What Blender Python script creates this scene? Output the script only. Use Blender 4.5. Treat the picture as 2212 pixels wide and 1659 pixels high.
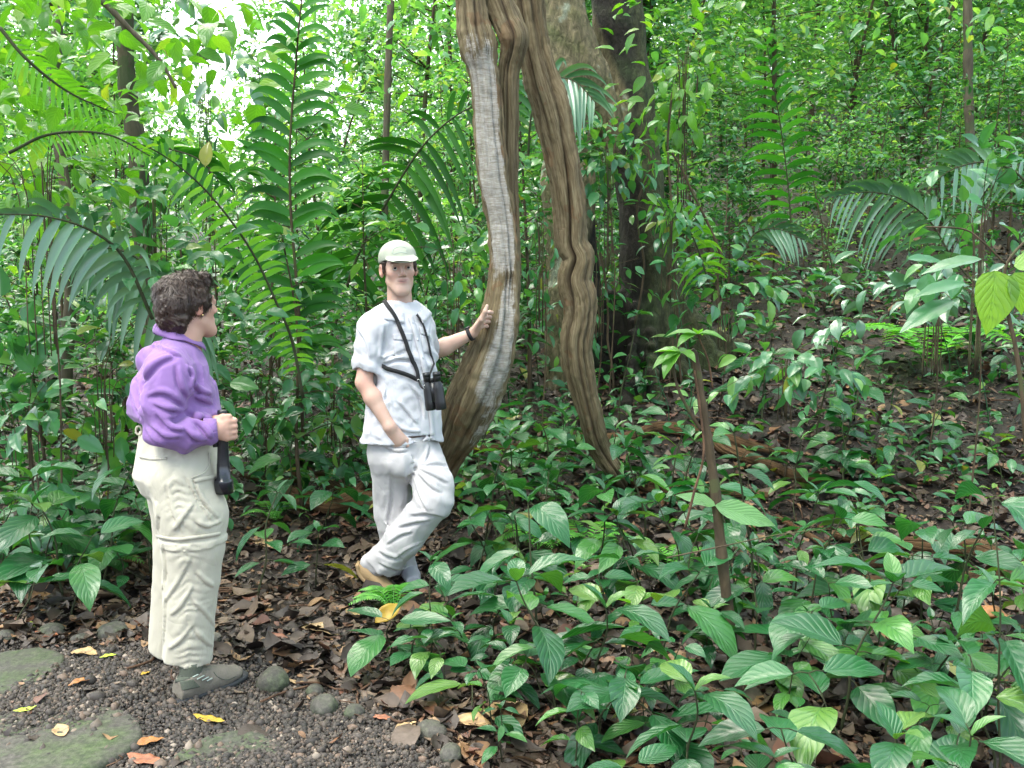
import bpy, math, random
import numpy as np
from mathutils import Vector
for o in list(bpy.data.objects): bpy.data.objects.remove(o)
R = math.radians
SC = bpy.context.scene
# ---------------- camera, world, sun, exposure ----------------
CAMH, F, CX, CY, PITCH = 1.6, 2150.0, 1106.0, 829.5, 6.15
cd = bpy.data.cameras.new('camera'); cam = bpy.data.objects.new('camera', cd); SC.collection.objects.link(cam)
cam.location = (0, 0, CAMH); cam.rotation_euler = (R(90-PITCH), 0, 0)
cd.lens = 35; cd.sensor_width = 36; cd.clip_end = 500; cd.clip_start = 0.05
SC.camera = cam
W = bpy.data.worlds.new('World'); SC.world = W; W.use_nodes = True
nt = W.node_tree; bg = nt.nodes['Background']
sky = nt.nodes.new('ShaderNodeTexSky'); sky.sky_type = 'NISHITA'; sky.sun_disc = False
sky.sun_elevation = R(58); sky.sun_rotation = R(-30)
sky.air_density = 1.0; sky.dust_density = 4.0
hs = nt.nodes.new('ShaderNodeHueSaturation'); hs.inputs['Saturation'].default_value = 0.7
nt.links.new(sky.outputs[0], hs.inputs['Color']); nt.links.new(hs.outputs[0], bg.inputs[0])
bg.inputs[1].default_value = 0.15
sd = bpy.data.lights.new('sun', 'SUN'); sd.energy = 1.3; sd.angle = R(30); sd.color = (1, .96, .88)
sun = bpy.data.objects.new('sun', sd); SC.collection.objects.link(sun)
sun.rotation_euler = (R(32), 0, R(-30))
SC.view_settings.view_transform = 'Standard'; SC.view_settings.look = 'None'
SC.view_settings.exposure = 2.5; SC.view_settings.gamma = 1
COL = SC.collection
rng = np.random.default_rng(7); random.seed(7)

def P(u, v, Y):
    """point at world depth Y on the ray through pixel (u,v) of the 2212x1659 view"""
    dx = (u-CX)/F; dz = -(v-CY)/F; c, s = math.cos(R(PITCH)), math.sin(R(PITCH))
    y = c + dz*s; z = -s + dz*c
    k = Y/y
    return np.array([dx*k, Y, CAMH + z*k])
def proj(p):
    c, s = math.cos(R(PITCH)), math.sin(R(PITCH)); p = np.asarray(p, float)
    y = p[..., 1]; z = p[..., 2]-CAMH
    d = y*c - z*s; h = y*s + z*c
    return CX+F*p[..., 0]/d, CY-F*h/d
def H(x, y):
    x = np.asarray(x, float); y = np.asarray(y, float)
    t = np.maximum(0, y-5.0); b = 0.21*(np.sqrt(t*t+.36)-.6)
    k = np.clip((x+3)/4, 0, 1); k = .45+.55*k*k*(3-2*k)
    s = np.clip((y-5)/4, 0, 1); s = s*s*(3-2*s)
    h = b*k + 0.09*np.maximum(0, x-.5)*s
    h = h + .022*np.sin(2.1*x+1.3*y) + .016*np.sin(4.3*x-3.1*y+1) + .05*s*np.sin(1.1*x+.6*y+2)
    return h
def hit(u, v):
    """where the ray through a pixel meets the ground"""
    lo = 1.5
    Ys = np.linspace(1.5, 45, 1200)
    pts = np.array([P(u, v, Y) for Y in Ys[::8]])
    d = pts[:, 2]-H(pts[:, 0], pts[:, 1])
    i = np.argmax(d < 0)
    if d[i] >= 0: return None
    a = Ys[::8][max(i-1, 0)]; b = Ys[::8][i]
    for _ in range(20):
        m = (a+b)/2; p = P(u, v, m)
        if p[2] > H(p[0], p[1]): a = m
        else: b = m
    p = P(u, v, a); p[2] = float(H(p[0], p[1])); return p

# ---------------- object helpers ----------------
def tag(o, label=None, cat=None, group=None, kind=None):
    if label: o['label'] = label
    if cat: o['category'] = cat
    if group: o['group'] = group
    if kind: o['kind'] = kind
    return o
def link(name, me, parent=None):
    o = bpy.data.objects.new(name, me); COL.objects.link(o)
    if parent is not None: o.parent = parent
    return o
def empty(name, loc=(0, 0, 0), rz=0, sc=1):
    o = bpy.data.objects.new(name, None); COL.objects.link(o)
    o.location = tuple(loc); o.rotation_euler = (0, 0, rz); o.scale = (sc,)*3; o.empty_display_size = .1
    return o
def mkmesh(name, V, Fq, mat, uv=None, rnd=None, col=None, smooth=True):
    """V (n,3); Fq (m,4) or (m,3) array; uv per vertex; rnd/col per vertex"""
    V = np.asarray(V, np.float32); Fq = np.asarray(Fq, np.int32)
    me = bpy.data.meshes.new(name); m = len(Fq); tri = (Fq[:, 2] == Fq[:, 3]) if Fq.shape[1] == 4 else np.zeros(m, bool)
    tot = np.where(tri, 3, Fq.shape[1]).astype(np.int32); keep = np.ones(Fq.shape, bool)
    if tri.any(): keep[tri, 3] = False
    lv = Fq.ravel()[keep.ravel()]; st = (np.cumsum(tot)-tot).astype(np.int32)
    me.vertices.add(len(V)); me.vertices.foreach_set('co', V.ravel())
    me.loops.add(len(lv)); me.loops.foreach_set('vertex_index', lv)
    me.polygons.add(m); me.polygons.foreach_set('loop_start', st)
    me.update(calc_edges=True)
    if smooth: me.polygons.foreach_set('use_smooth', np.ones(m, bool))
    if uv is not None:
        l = me.uv_layers.new(name='uv'); l.data.foreach_set('uv', np.asarray(uv, np.float32)[lv].ravel())
    if rnd is not None:
        a = me.attributes.new('rnd', 'FLOAT', 'POINT'); a.data.foreach_set('value', np.asarray(rnd, np.float32))
    if col is not None:
        a = me.attributes.new('col', 'FLOAT_COLOR', 'POINT')
        c = np.ones((len(V), 4), np.float32); c[:, :3] = col; a.data.foreach_set('color', c.ravel())
    me.materials.append(mat); me.validate(); return me
class Acc:
    """collects quad pieces into one mesh"""
    def __init__(s): s.V = []; s.F = []; s.U = []; s.Rn = []; s.C = []; s.n = 0
    def add(s, V, Fq, uv=None, rnd=0., col=(1, 1, 1)):
        V = np.asarray(V, float); Fq = np.asarray(Fq)
        if Fq.shape[1] == 3: Fq = np.hstack([Fq, Fq[:, 2:3]])
        s.V.append(V); s.F.append(Fq+s.n); s.n += len(V)
        s.U.append(np.zeros((len(V), 2)) if uv is None else uv)
        s.Rn.append(np.broadcast_to(np.asarray(rnd, float), (len(V),)))
        s.C.append(np.broadcast_to(np.asarray(col, float), (len(V), 3)))
    def build(s, name, mat, parent=None, smooth=True, base=None):
        V = np.vstack(s.V)
        if base is not None: V = V-np.asarray(base)
        Fa = np.vstack(s.F)
        me = mkmesh(name, V, Fa, mat, np.vstack(s.U), np.concatenate(s.Rn), np.vstack(s.C), smooth)
        return link(name, me, parent)
def spline(pts, n):
    """Catmull-Rom through the rows of pts"""
    p = np.asarray(pts, float); p = np.vstack([2*p[0]-p[1], p, 2*p[-1]-p[-2]])
    k = len(p)-3; t = np.linspace(0, k-1e-6, n); i = t.astype(int); f = (t-i)[:, None]
    a, b, c, d = p[i], p[i+1], p[i+2], p[i+3]
    return .5*((2*b)+(-a+c)*f+(2*a-5*b+4*c-d)*f*f+(-a+3*b-3*c+d)*f**3)
def norm(v): v = np.asarray(v, float); return v/np.maximum(np.linalg.norm(v, axis=-1, keepdims=True), 1e-9)
def frames(C, ref=(0, -1, 0)):
    T = norm(np.gradient(C, axis=0)); ref = np.asarray(ref, float)
    S = np.cross(T, ref); S = norm(S); N = np.cross(S, T); return T, S, N
def tube(C, rad, nseg=8, ref=(0.13, -1, 0.07), shape=None, cap=True):
    """C (n,3), rad scalar/array; returns V,F,UV.  shape(theta, s)->radius multiplier"""
    C = np.asarray(C, float); n = len(C); rad = np.broadcast_to(np.asarray(rad, float), (n,))
    T, S, N = frames(C, ref); th = np.linspace(0, 2*np.pi, nseg+1)
    L = np.concatenate([[0], np.cumsum(np.linalg.norm(np.diff(C, axis=0), axis=1))])
    m = np.ones((n, nseg+1)) if shape is None else shape(th[None, :], L[:, None])
    r = rad[:, None]*m
    V = C[:, None]+r[..., None]*(np.cos(th)[None, :, None]*S[:, None]+np.sin(th)[None, :, None]*N[:, None])
    uv = np.stack(np.broadcast_arrays(th[None, :]/(2*np.pi), L[:, None]), -1)
    i, j = np.meshgrid(np.arange(n-1), np.arange(nseg), indexing='ij'); a = i*(nseg+1)+j
    Fq = np.stack([a, a+1, a+nseg+2, a+nseg+1], -1).reshape(-1, 4)
    V = V.reshape(-1, 3); uv = uv.reshape(-1, 2)
    if cap:
        k = len(V); V = np.vstack([V, C[0], C[-1]]); uv = np.vstack([uv, [.5, 0], [.5, L[-1]]])
        j = np.arange(nseg); e = (n-1)*(nseg+1)
        Fq = np.vstack([Fq, np.stack([j+1, j, j*0+k, j*0+k], -1), np.stack([e+j, e+j+1, j*0+k+1, j*0+k+1], -1)])
    return V, Fq, uv

# ---------------- materials ----------------
class NT:
    def __init__(s, name):
        s.m = bpy.data.materials.new(name); s.m.use_nodes = True; s.t = s.m.node_tree
        s.b = s.t.nodes['Principled BSDF']; s.out = s.t.nodes['Material Output']
    def n(s, typ, **k):
        x = s.t.nodes.new('ShaderNode'+typ)
        for a, b in k.items(): setattr(x, a, b)
        return x
    def l(s, a, b): s.t.links.new(a, b)
    def coord(s, kind='Object', scale=(1, 1, 1)):
        c = s.n('TexCoord'); m = s.n('Mapping'); s.l(c.outputs[kind], m.inputs[0]); m.inputs['Scale'].default_value = scale
        return m.outputs[0]
    def noise(s, vec, scale, det=4, rough=.6, dist=0):
        x = s.n('TexNoise'); x.inputs['Scale'].default_value = scale; x.inputs['Detail'].default_value = det
        x.inputs['Roughness'].default_value = rough; x.inputs['Distortion'].default_value = dist
        s.l(vec, x.inputs['Vector']); return x.outputs['Fac']
    def ramp(s, fac, stops):
        x = s.n('ValToRGB'); e = x.color_ramp.elements
        while len(e) < len(stops): e.new(.5)
        for i, (p, c) in enumerate(stops): e[i].position = p; e[i].color = (*c, 1)
        s.l(fac, x.inputs[0]); return x.outputs[0]
    def mix(s, fac, a, b, mode='MIX'):
        x = s.n('Mix', data_type='RGBA', blend_type=mode)
        for i, v in ((0, fac), (6, a), (7, b)):
            if isinstance(v, (int, float)): x.inputs[i].default_value = v
            elif isinstance(v, tuple): x.inputs[i].default_value = (*v, 1)
            else: s.l(v, x.inputs[i])
        return x.outputs[2]
    def math(s, op, a, b=0):
        x = s.n('Math', operation=op)
        for i, v in ((0, a), (1, b)):
            if isinstance(v, (int, float)): x.inputs[i].default_value = v
            else: s.l(v, x.inputs[i])
        return x.outputs[0]
    def attr(s, name): x = s.n('Attribute'); x.attribute_name = name; return x
    def base(s, c):
        if isinstance(c, tuple): s.b.inputs['Base Color'].default_value = (*c, 1)
        else: s.l(c, s.b.inputs['Base Color'])
    def rough(s, r, spec=.5):
        if isinstance(r, (int, float)): s.b.inputs['Roughness'].default_value = r
        else: s.l(r, s.b.inputs['Roughness'])
        s.b.inputs['Specular IOR Level'].default_value = spec
    def bump(s, h, st=.5, dist=.01, prev=None):
        x = s.n('Bump'); x.inputs['Strength'].default_value = st; x.inputs['Distance'].default_value = dist
        s.l(h, x.inputs['Height'])
        if prev: s.l(prev, x.inputs['Normal'])
        s.l(x.outputs[0], s.b.inputs['Normal']); return x.outputs[0]

def leaf_mat(name, c1, c2, c3=None, rough=.38, trans=.3, veins=0., nv=7, spec=.45, tcol=None, spots=True, coat=.4):
    """green leaf: per leaf tint from 'rnd', pinnate arching veins from the leaf's own uv"""
    n = NT(name); a = n.attr('rnd'); stops = [(0, c1), (.72, c2), (.972, c3 or c2), (.997, (.30, .29, .05) if spots else (c3 or c2))]
    c = n.ramp(a.outputs['Fac'], stops)
    t = n.n('TexCoord'); sp = n.n('SeparateXYZ'); n.l(t.outputs['UV'], sp.inputs[0])
    x = n.math('ABSOLUTE', n.math('SUBTRACT', sp.outputs[0], .5))
    if veins:
        ph = n.math('SUBTRACT', n.math('MULTIPLY', sp.outputs[1], nv), n.math('MULTIPLY', n.math('POWER', x, .8), nv*.75))
        w = n.math('ABSOLUTE', n.math('SINE', n.math('MULTIPLY', ph, math.pi)))
        w2 = n.math('POWER', w, .45)
        mid = n.math('MINIMUM', n.math('MULTIPLY', x, 28), 1)
        h = n.math('MULTIPLY', w2, mid)
        vein = n.math('SUBTRACT', 1, h)
        c = n.mix(n.math('MULTIPLY', vein, veins), c, tuple(min(1, q*1.6+.02) for q in c2))
        n.bump(h, .55, .006)
    if spots:
        o = n.coord('Object'); ns = n.noise(o, 9, 3)
        c = n.mix(n.math('MULTIPLY', n.math('GREATER_THAN', ns, .66), .35), c, tuple(q*.55+.01 for q in c1))
        nb = n.noise(o, 2.3, 2); c = n.mix(n.math('MULTIPLY', nb, .45), c, tuple(q*.6 for q in c1))
        rn = n.math('ADD', n.math('MULTIPLY', ns, .35), rough-.17); n.rough(rn, spec)
    else: n.rough(rough, spec)
    n.base(c); n.b.inputs['Coat Weight'].default_value = coat; n.b.inputs['Coat Roughness'].default_value = .16
    tr = n.n('BsdfTranslucent'); ms = n.n('MixShader'); ms.inputs[0].default_value = trans
    tc = n.mix(1.0, c, tcol or (1.5, 1.6, .35), 'MULTIPLY'); n.l(tc, tr.inputs[0])
    n.l(n.b.outputs[0], ms.inputs[1]); n.l(tr.outputs[0], ms.inputs[2]); n.l(ms.outputs[0], n.out.inputs[0])
    return n.m
M = {}
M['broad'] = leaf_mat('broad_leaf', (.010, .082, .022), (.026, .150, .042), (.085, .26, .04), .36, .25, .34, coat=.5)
M['mid'] = leaf_mat('understory_leaf', (.03, .135, .055), (.075, .25, .09), (.18, .36, .08), .32, .32)
M['paleleaf'] = leaf_mat('pale_veined_leaf', (.10, .24, .08), (.16, .34, .12), (.24, .42, .14), .4, .35, .5, 9)
M['bright'] = leaf_mat('young_and_backlit_leaf', (.07, .22, .03), (.13, .33, .04), (.25, .42, .06), .42, .42, .2)  # young growth; on upper foliage the lighter colour stands in for backlight
M['far'] = leaf_mat('hazed_forest_leaf', (.07, .22, .10), (.16, .38, .18), (.36, .54, .22), .34, .5)  # paled so the leaf colour itself suggests haze over the background
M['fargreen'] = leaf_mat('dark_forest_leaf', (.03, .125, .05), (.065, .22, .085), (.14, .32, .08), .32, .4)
M['palm'] = leaf_mat('palm_leaflet', (.015, .085, .015), (.028, .15, .02), (.05, .20, .03), .5, .42, 0, spec=.3, coat=.1, spots=False)
M['palmdark'] = leaf_mat('dark_palm_leaflet', (.008, .05, .008), (.018, .09, .012), (.03, .12, .02), .5, .38, 0, spec=.3, coat=.12, spots=False)
M['palmlight'] = leaf_mat('palm_leaflet_light', (.12, .33, .03), (.12, .34, .035), (.18, .40, .05), .5, .48, 0, coat=.15, spots=False)
M['palmgrey'] = leaf_mat('palm_leaflet_glossy', (.05, .14, .07), (.07, .18, .09), (.10, .21, .11), .3, .15, 0, spec=.9, spots=False)
M['fern'] = leaf_mat('fern_leaf', (.09, .32, .05), (.14, .44, .07), (.2, .5, .08), .5, .4, 0, spots=False)
def dead_mat():
    n = NT('dead_leaf'); a = n.attr('rnd')
    c = n.ramp(a.outputs['Fac'], [(0, (.018, .012, .009)), (.32, (.048, .032, .022)), (.56, (.11, .074, .048)), (.74, (.20, .14, .09)), (.85, (.16, .055, .03)), (.95, (.34, .20, .09)), (1, (.42, .20, .04))])
    o = n.coord('Object'); ns = n.noise(o, 40, 4)
    c = n.mix(n.math('MULTIPLY', ns, .75), c, (.03, .02, .014)); n.base(c); n.rough(n.ramp(ns, [(0, (.35,)*3), (1, (.75,)*3)])); n.bump(ns, .4, .004)
    return n.m
M['dead'] = dead_mat()
def yellow_mat(name, a, b):
    n = NT(name); o = n.coord('Object'); c = n.ramp(n.noise(o, 25, 4), [(.3, b), (.55, a), (1, a)])
    n.base(c); n.rough(.5); n.bump(n.noise(o, 90, 3), .3, .003); return n.m
M['yellow'] = yellow_mat('yellow_fallen_leaf', (.45, .29, .03), (.35, .2, .02))
M['orange'] = yellow_mat('orange_fallen_leaf', (.40, .17, .05), (.18, .08, .03))
M['tanleaf'] = yellow_mat('tan_fallen_leaf', (.42, .28, .13), (.15, .09, .05))
M['redleaf'] = yellow_mat('russet_fallen_leaf', (.33, .12, .06), (.12, .05, .03))
M['limeleaf'] = yellow_mat('lime_fallen_leaf', (.5, .62, .06), (.3, .38, .04))
def ground_mat():
    n = NT('forest_floor'); o = n.coord('Object')
    f = n.noise(o, 14, 8, .7); g = n.noise(o, 1.3, 3); h = n.noise(o, 60, 5, .7)
    c = n.ramp(f, [(.3, (.009, .006, .005)), (.5, (.025, .017, .012)), (.62, (.05, .034, .023)), (.8, (.10, .068, .042))])
    c = n.mix(n.math('MULTIPLY', g, .5), c, (.02, .014, .01)); c = n.mix(n.math('MULTIPLY', h, .4), c, (.05, .034, .024))
    n.base(c); n.rough(n.ramp(h, [(0, (.35,)*3), (1, (.85,)*3)])); p = n.bump(f, .9, .05); n.bump(h, .8, .012, p); return n.m
M['ground'] = ground_mat()
def bark_mat(name, stops, sc=(1, 1, 1), streak=8, bumpd=.02, moss=None, usecol=False):
    n = NT(name); o = n.coord('Object', sc); f = n.noise(o, streak, 6, .65, .5); g = n.noise(n.coord('Object'), 3, 5)
    c = n.ramp(f, stops)
    if usecol: c = n.mix(1.0, c, n.attr('col').outputs['Color'], 'MULTIPLY')
    if moss: c = n.mix(n.math('MULTIPLY', n.math('GREATER_THAN', g, .56), .55), c, moss)
    n.base(c); n.rough(.8, .3); n.bump(f, .8, bumpd); return n.m
M['bark'] = bark_mat('brown_bark', [(.3, (.04, .034, .024)), (.6, (.11, .09, .06)), (.8, (.2, .17, .12))], (1, 1, .25), 14, .02, (.05, .085, .03))
M['barkdark'] = bark_mat('buttress_bark', [(.3, (.35, .36, .3)), (.5, (.8, .8, .75)), (.75, (1.7, 1.65, 1.5))], (1, 1, .5), 24, .05, None, True)
M['root'] = bark_mat('root_bark', [(.3, (.035, .018, .011)), (.55, (.11, .06, .034)), (.8, (.2, .12, .07))], (1, 1, 1), 16, .015)
M['stem'] = bark_mat('green_stem', [(.3, (.03, .028, .014)), (.7, (.04, .055, .02))], (1, 1, .3), 20, .002)
M['woody'] = bark_mat('woody_stem', [(.3, (.03, .022, .013)), (.7, (.10, .07, .04))], (1, 1, .3), 25, .004, (.07, .09, .03))
def vine_mat(name='liana_bark', tint=(1, 1, 1)):
    n = NT(name); t = n.n('TexCoord'); mp = n.n('Mapping'); n.l(t.outputs['UV'], mp.inputs[0]); mp.inputs['Scale'].default_value = (26, 2.2, 1)
    f = n.noise(mp.outputs[0], 2.2, 7, .7, .3); o = n.coord('Object'); g = n.noise(o, 22, 6, .75); g2 = n.noise(n.coord('Object', (1, 1, 6)), 22, 4, .7)
    c = n.ramp(f, [(.3, (.045, .03, .016)), (.43, (.14, .10, .055)), (.56, (.26, .205, .12)), (.72, (.40, .335, .21))])
    big = n.noise(o, 2.6, 3); c = n.mix(n.math('MULTIPLY', big, .5), c, (.20, .155, .07))
    red = n.noise(o, 4.7, 3); c = n.mix(n.math('MULTIPLY', n.math('GREATER_THAN', red, .6), .35), c, (.2, .085, .035))
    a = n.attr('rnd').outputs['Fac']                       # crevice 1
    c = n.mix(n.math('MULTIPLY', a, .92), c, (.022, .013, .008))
    w = n.attr('col').outputs['Color']; sx = n.n('SeparateColor'); n.l(w, sx.inputs[0])
    c = n.mix(1., c, tint, 'MULTIPLY'); lich = n.math('MINIMUM', n.math('MULTIPLY', n.math('MAXIMUM', n.math('SUBTRACT', n.math('ADD', sx.outputs[0], n.math('MULTIPLY', n.math('ADD', n.noise(o, 12, 6, .75), f), 1.15)), 1.50), 0), 4.), .85)
    lc = n.ramp(g2, [(.25, (.24, .20, .155)), (.5, (.45, .42, .375)), (.8, (.74, .72, .68))])
    c = n.mix(lich, c, lc); n.base(c); n.rough(.8, .3); f2 = n.noise(mp.outputs[0], 7, 5, .7, .2); c = n.mix(n.math('MULTIPLY', f2, .35), c, (.06, .038, .02)); n.base(c); p = n.bump(f, 1, .015); p = n.bump(f2, .7, .006, p); n.bump(g2, .45, .004, p); return n.m
M['vine'] = vine_mat(); M['vinered'] = vine_mat('ground_stem_bark', (.62, .44, .33))
def cloth_mat(name, col, dark, rough=.85, fine=260):
    n = NT(name); o = n.coord('Object'); w = n.noise(n.coord('Object', (1, 1, .45)), 9, 3, .5, 1.2); f = n.noise(o, fine, 2)
    c = n.mix(n.math('MULTIPLY', w, .22), col, dark); n.base(c); n.rough(rough, .2)
    a = n.attr('col').outputs['Color']; c = n.mix(1.0, c, a, 'MULTIPLY'); n.base(c)
    n.b.inputs['Sheen Weight'].default_value = .15
    cr = n.math('POWER', n.math('ABSOLUTE', n.math('SUBTRACT', n.noise(n.coord('Object', (1, 1, .6)), 8, 2, .45, .8), .5)), .6); c2_ = n.math('POWER', n.math('ABSOLUTE', n.math('SUBTRACT', n.noise(n.coord('Object', (1, 1, .8)), 21, 2, .45, .6), .5)), .7)
    p = n.bump(cr, .28, .020); p = n.bump(c2_, .2, .007, p); p = n.bump(w, .4, .012, p); n.bump(f, .2, .001, p); return n.m
M['purple'] = cloth_mat('purple_cotton', (.26, .145, .36), (.20, .105, .285))
M['whiteshirt'] = cloth_mat('pale_shirt_cotton', (.56, .55, .575), (.47, .465, .49))
M['khaki'] = cloth_mat('pale_khaki_nylon', (.52, .48, .385), (.43, .39, .305), .7)
M['greypants'] = cloth_mat('pale_grey_cotton', (.47, .45, .45), (.39, .375, .38))
def skin_mat():
    n = NT('skin'); c = n.attr('col').outputs['Color']; o = n.coord('Object')
    c = n.mix(n.math('MULTIPLY', n.noise(o, 30, 3), .3), c, n.mix(1.0, c, (.85, .6, .55), 'MULTIPLY'))
    n.base(c); n.rough(.5, .4); n.b.inputs['Subsurface Weight'].default_value = .12; n.b.inputs['Subsurface Radius'].default_value = (.01, .004, .002)
    n.bump(n.noise(o, 300, 2), .15, .001); return n.m
M['skin'] = skin_mat()
def simple(name, col, rough=.5, metal=0, bump=0, sc=60, spec=.5):
    n = NT(name); o = n.coord('Object'); f = n.noise(o, sc, 4)
    n.base(n.mix(n.math('MULTIPLY', f, .35), col, tuple(q*.6 for q in col))); n.rough(rough, spec); n.b.inputs['Metallic'].default_value = metal
    if bump: n.bump(f, .5, bump)
    return n.m
M['hair'] = simple('dark_brown_hair', (.04, .022, .014), .45, 0, .004, 180)
M['hairtip'] = simple('brown_hair_strand', (.05, .028, .018), .42)
M['black'] = simple('black_plastic', (.012, .012, .014), .35)
M['blackm'] = simple('black_enamel_tube', (.012, .012, .018), .22, 0, 0, 60, .7)
M['strap'] = simple('black_webbing', (.014, .013, .014), .8, 0, .002, 300)
M['boot'] = simple('grey_suede_boot', (.19, .165, .13), .9, 0, .004, 120)
M['bootgreen'] = simple('green_grey_sock', (.09, .10, .075), .95, 0, .004, 120)
M['sole'] = simple('dark_rubber_sole', (.025, .027, .03), .7)
M['tanboot'] = simple('tan_leather_shoe', (.42, .28, .14), .7, 0, .003, 80)
M['greyboot'] = simple('grey_shoe', (.4, .4, .46), .7)
M['cap'] = simple('pale_green_cap_cotton', (.38, .40, .32), .9, 0, .002, 300)
M['capmark'] = simple('grey_green_stitching', (.38, .44, .38), .9)
M['eyewhite'] = simple('eye_white', (.6, .58, .56), .25)
M['iris'] = simple('dark_iris', (.02, .012, .008), .2)
M['metal'] = simple('steel_ring', (.6, .6, .6), .3, 1)
M['pearl'] = simple('gold_earring', (.8, .6, .3), .3, 1)
def stone_mat(name, moss):
    n = NT(name); o = n.coord('Object'); f = n.noise(o, 7, 7, .7); g = n.noise(o, 50, 5, .7)
    c = n.ramp(g, [(.25, (.03, .028, .024)), (.5, (.07, .065, .055)), (.75, (.13, .12, .10))])
    if moss: c = n.mix(n.ramp(f, [(.42, (0,)*3), (.68, (moss,)*3)]), c, n.ramp(g, [(.3, (.022, .042, .012)), (.7, (.08, .13, .035))]))
    n.base(c); n.rough(.75, .35); p = n.bump(f, .4, .02); n.bump(g, .7, .006, p); return n.m
M['slab'] = stone_mat('mossy_slab', .8); M['rock'] = stone_mat('river_stone', .55)
def pebble_mat():
    n = NT('dark_gravel'); a = n.attr('rnd')
    c = n.ramp(a.outputs['Fac'], [(0, (.018, .015, .012)), (.6, (.055, .044, .036)), (.86, (.10, .078, .06)), (.96, (.15, .10, .07)), (1, (.3, .25, .2))])
    n.base(c); n.rough(.6, .45); n.bump(n.noise(n.coord('Object'), 200, 3), .5, .003); return n.m
M['gravel'] = pebble_mat()

# ---------------- SDF sculpting (numpy) ----------------
def surfnets(D, org, h):
    S = D < 0; nx, ny, nz = D.shape
    act = np.zeros((nx-1, ny-1, nz-1), bool); al = np.ones_like(act)
    cs = [(a, b, c) for a in (0, 1) for b in (0, 1) for c in (0, 1)]
    for a, b, c in cs:
        q = S[a:nx-1+a, b:ny-1+b, c:nz-1+c]; act |= q; al &= q
    act &= ~al; I = np.argwhere(act); N = len(I)
    idx = np.full(act.shape, -1, np.int32); idx[act] = np.arange(N)
    cv = np.stack([D[I[:, 0]+a, I[:, 1]+b, I[:, 2]+c] for a, b, c in cs], 1)
    acc = np.zeros((N, 3)); cnt = np.zeros(N); off = np.array(cs, float)
    for i in range(8):
        for j in range(i+1, 8):
            if np.abs(off[i]-off[j]).sum() != 1: continue
            d0, d1 = cv[:, i], cv[:, j]; m = (d0 < 0) != (d1 < 0)
            t = np.where(m, d0/np.where(m, d0-d1, 1), 0)
            acc += np.where(m[:, None], off[i]+t[:, None]*(off[j]-off[i]), 0); cnt += m
    V = (I+acc/cnt[:, None])*h+org
    Fs = []
    for ax in range(3):
        sl0 = [slice(None)]*3; sl1 = [slice(None)]*3; sl0[ax] = slice(0, -1); sl1[ax] = slice(1, None)
        E = np.argwhere(S[tuple(sl0)] != S[tuple(sl1)])
        b, c = [(1, 2), (2, 0), (0, 1)][ax]
        E = E[(E[:, b] > 0) & (E[:, c] > 0) & (E[:, b] < D.shape[b]-1) & (E[:, c] < D.shape[c]-1)]
        def cell(db, dc):
            q = E.copy(); q[:, b] += db; q[:, c] += dc; return idx[q[:, 0], q[:, 1], q[:, 2]]
        q = np.stack([cell(-1, -1), cell(0, -1), cell(0, 0), cell(-1, 0)], 1)
        fl = S[E[:, 0], E[:, 1], E[:, 2]]; q[~fl] = q[~fl][:, ::-1]; Fs.append(q)
    return V, np.vstack(Fs)
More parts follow.
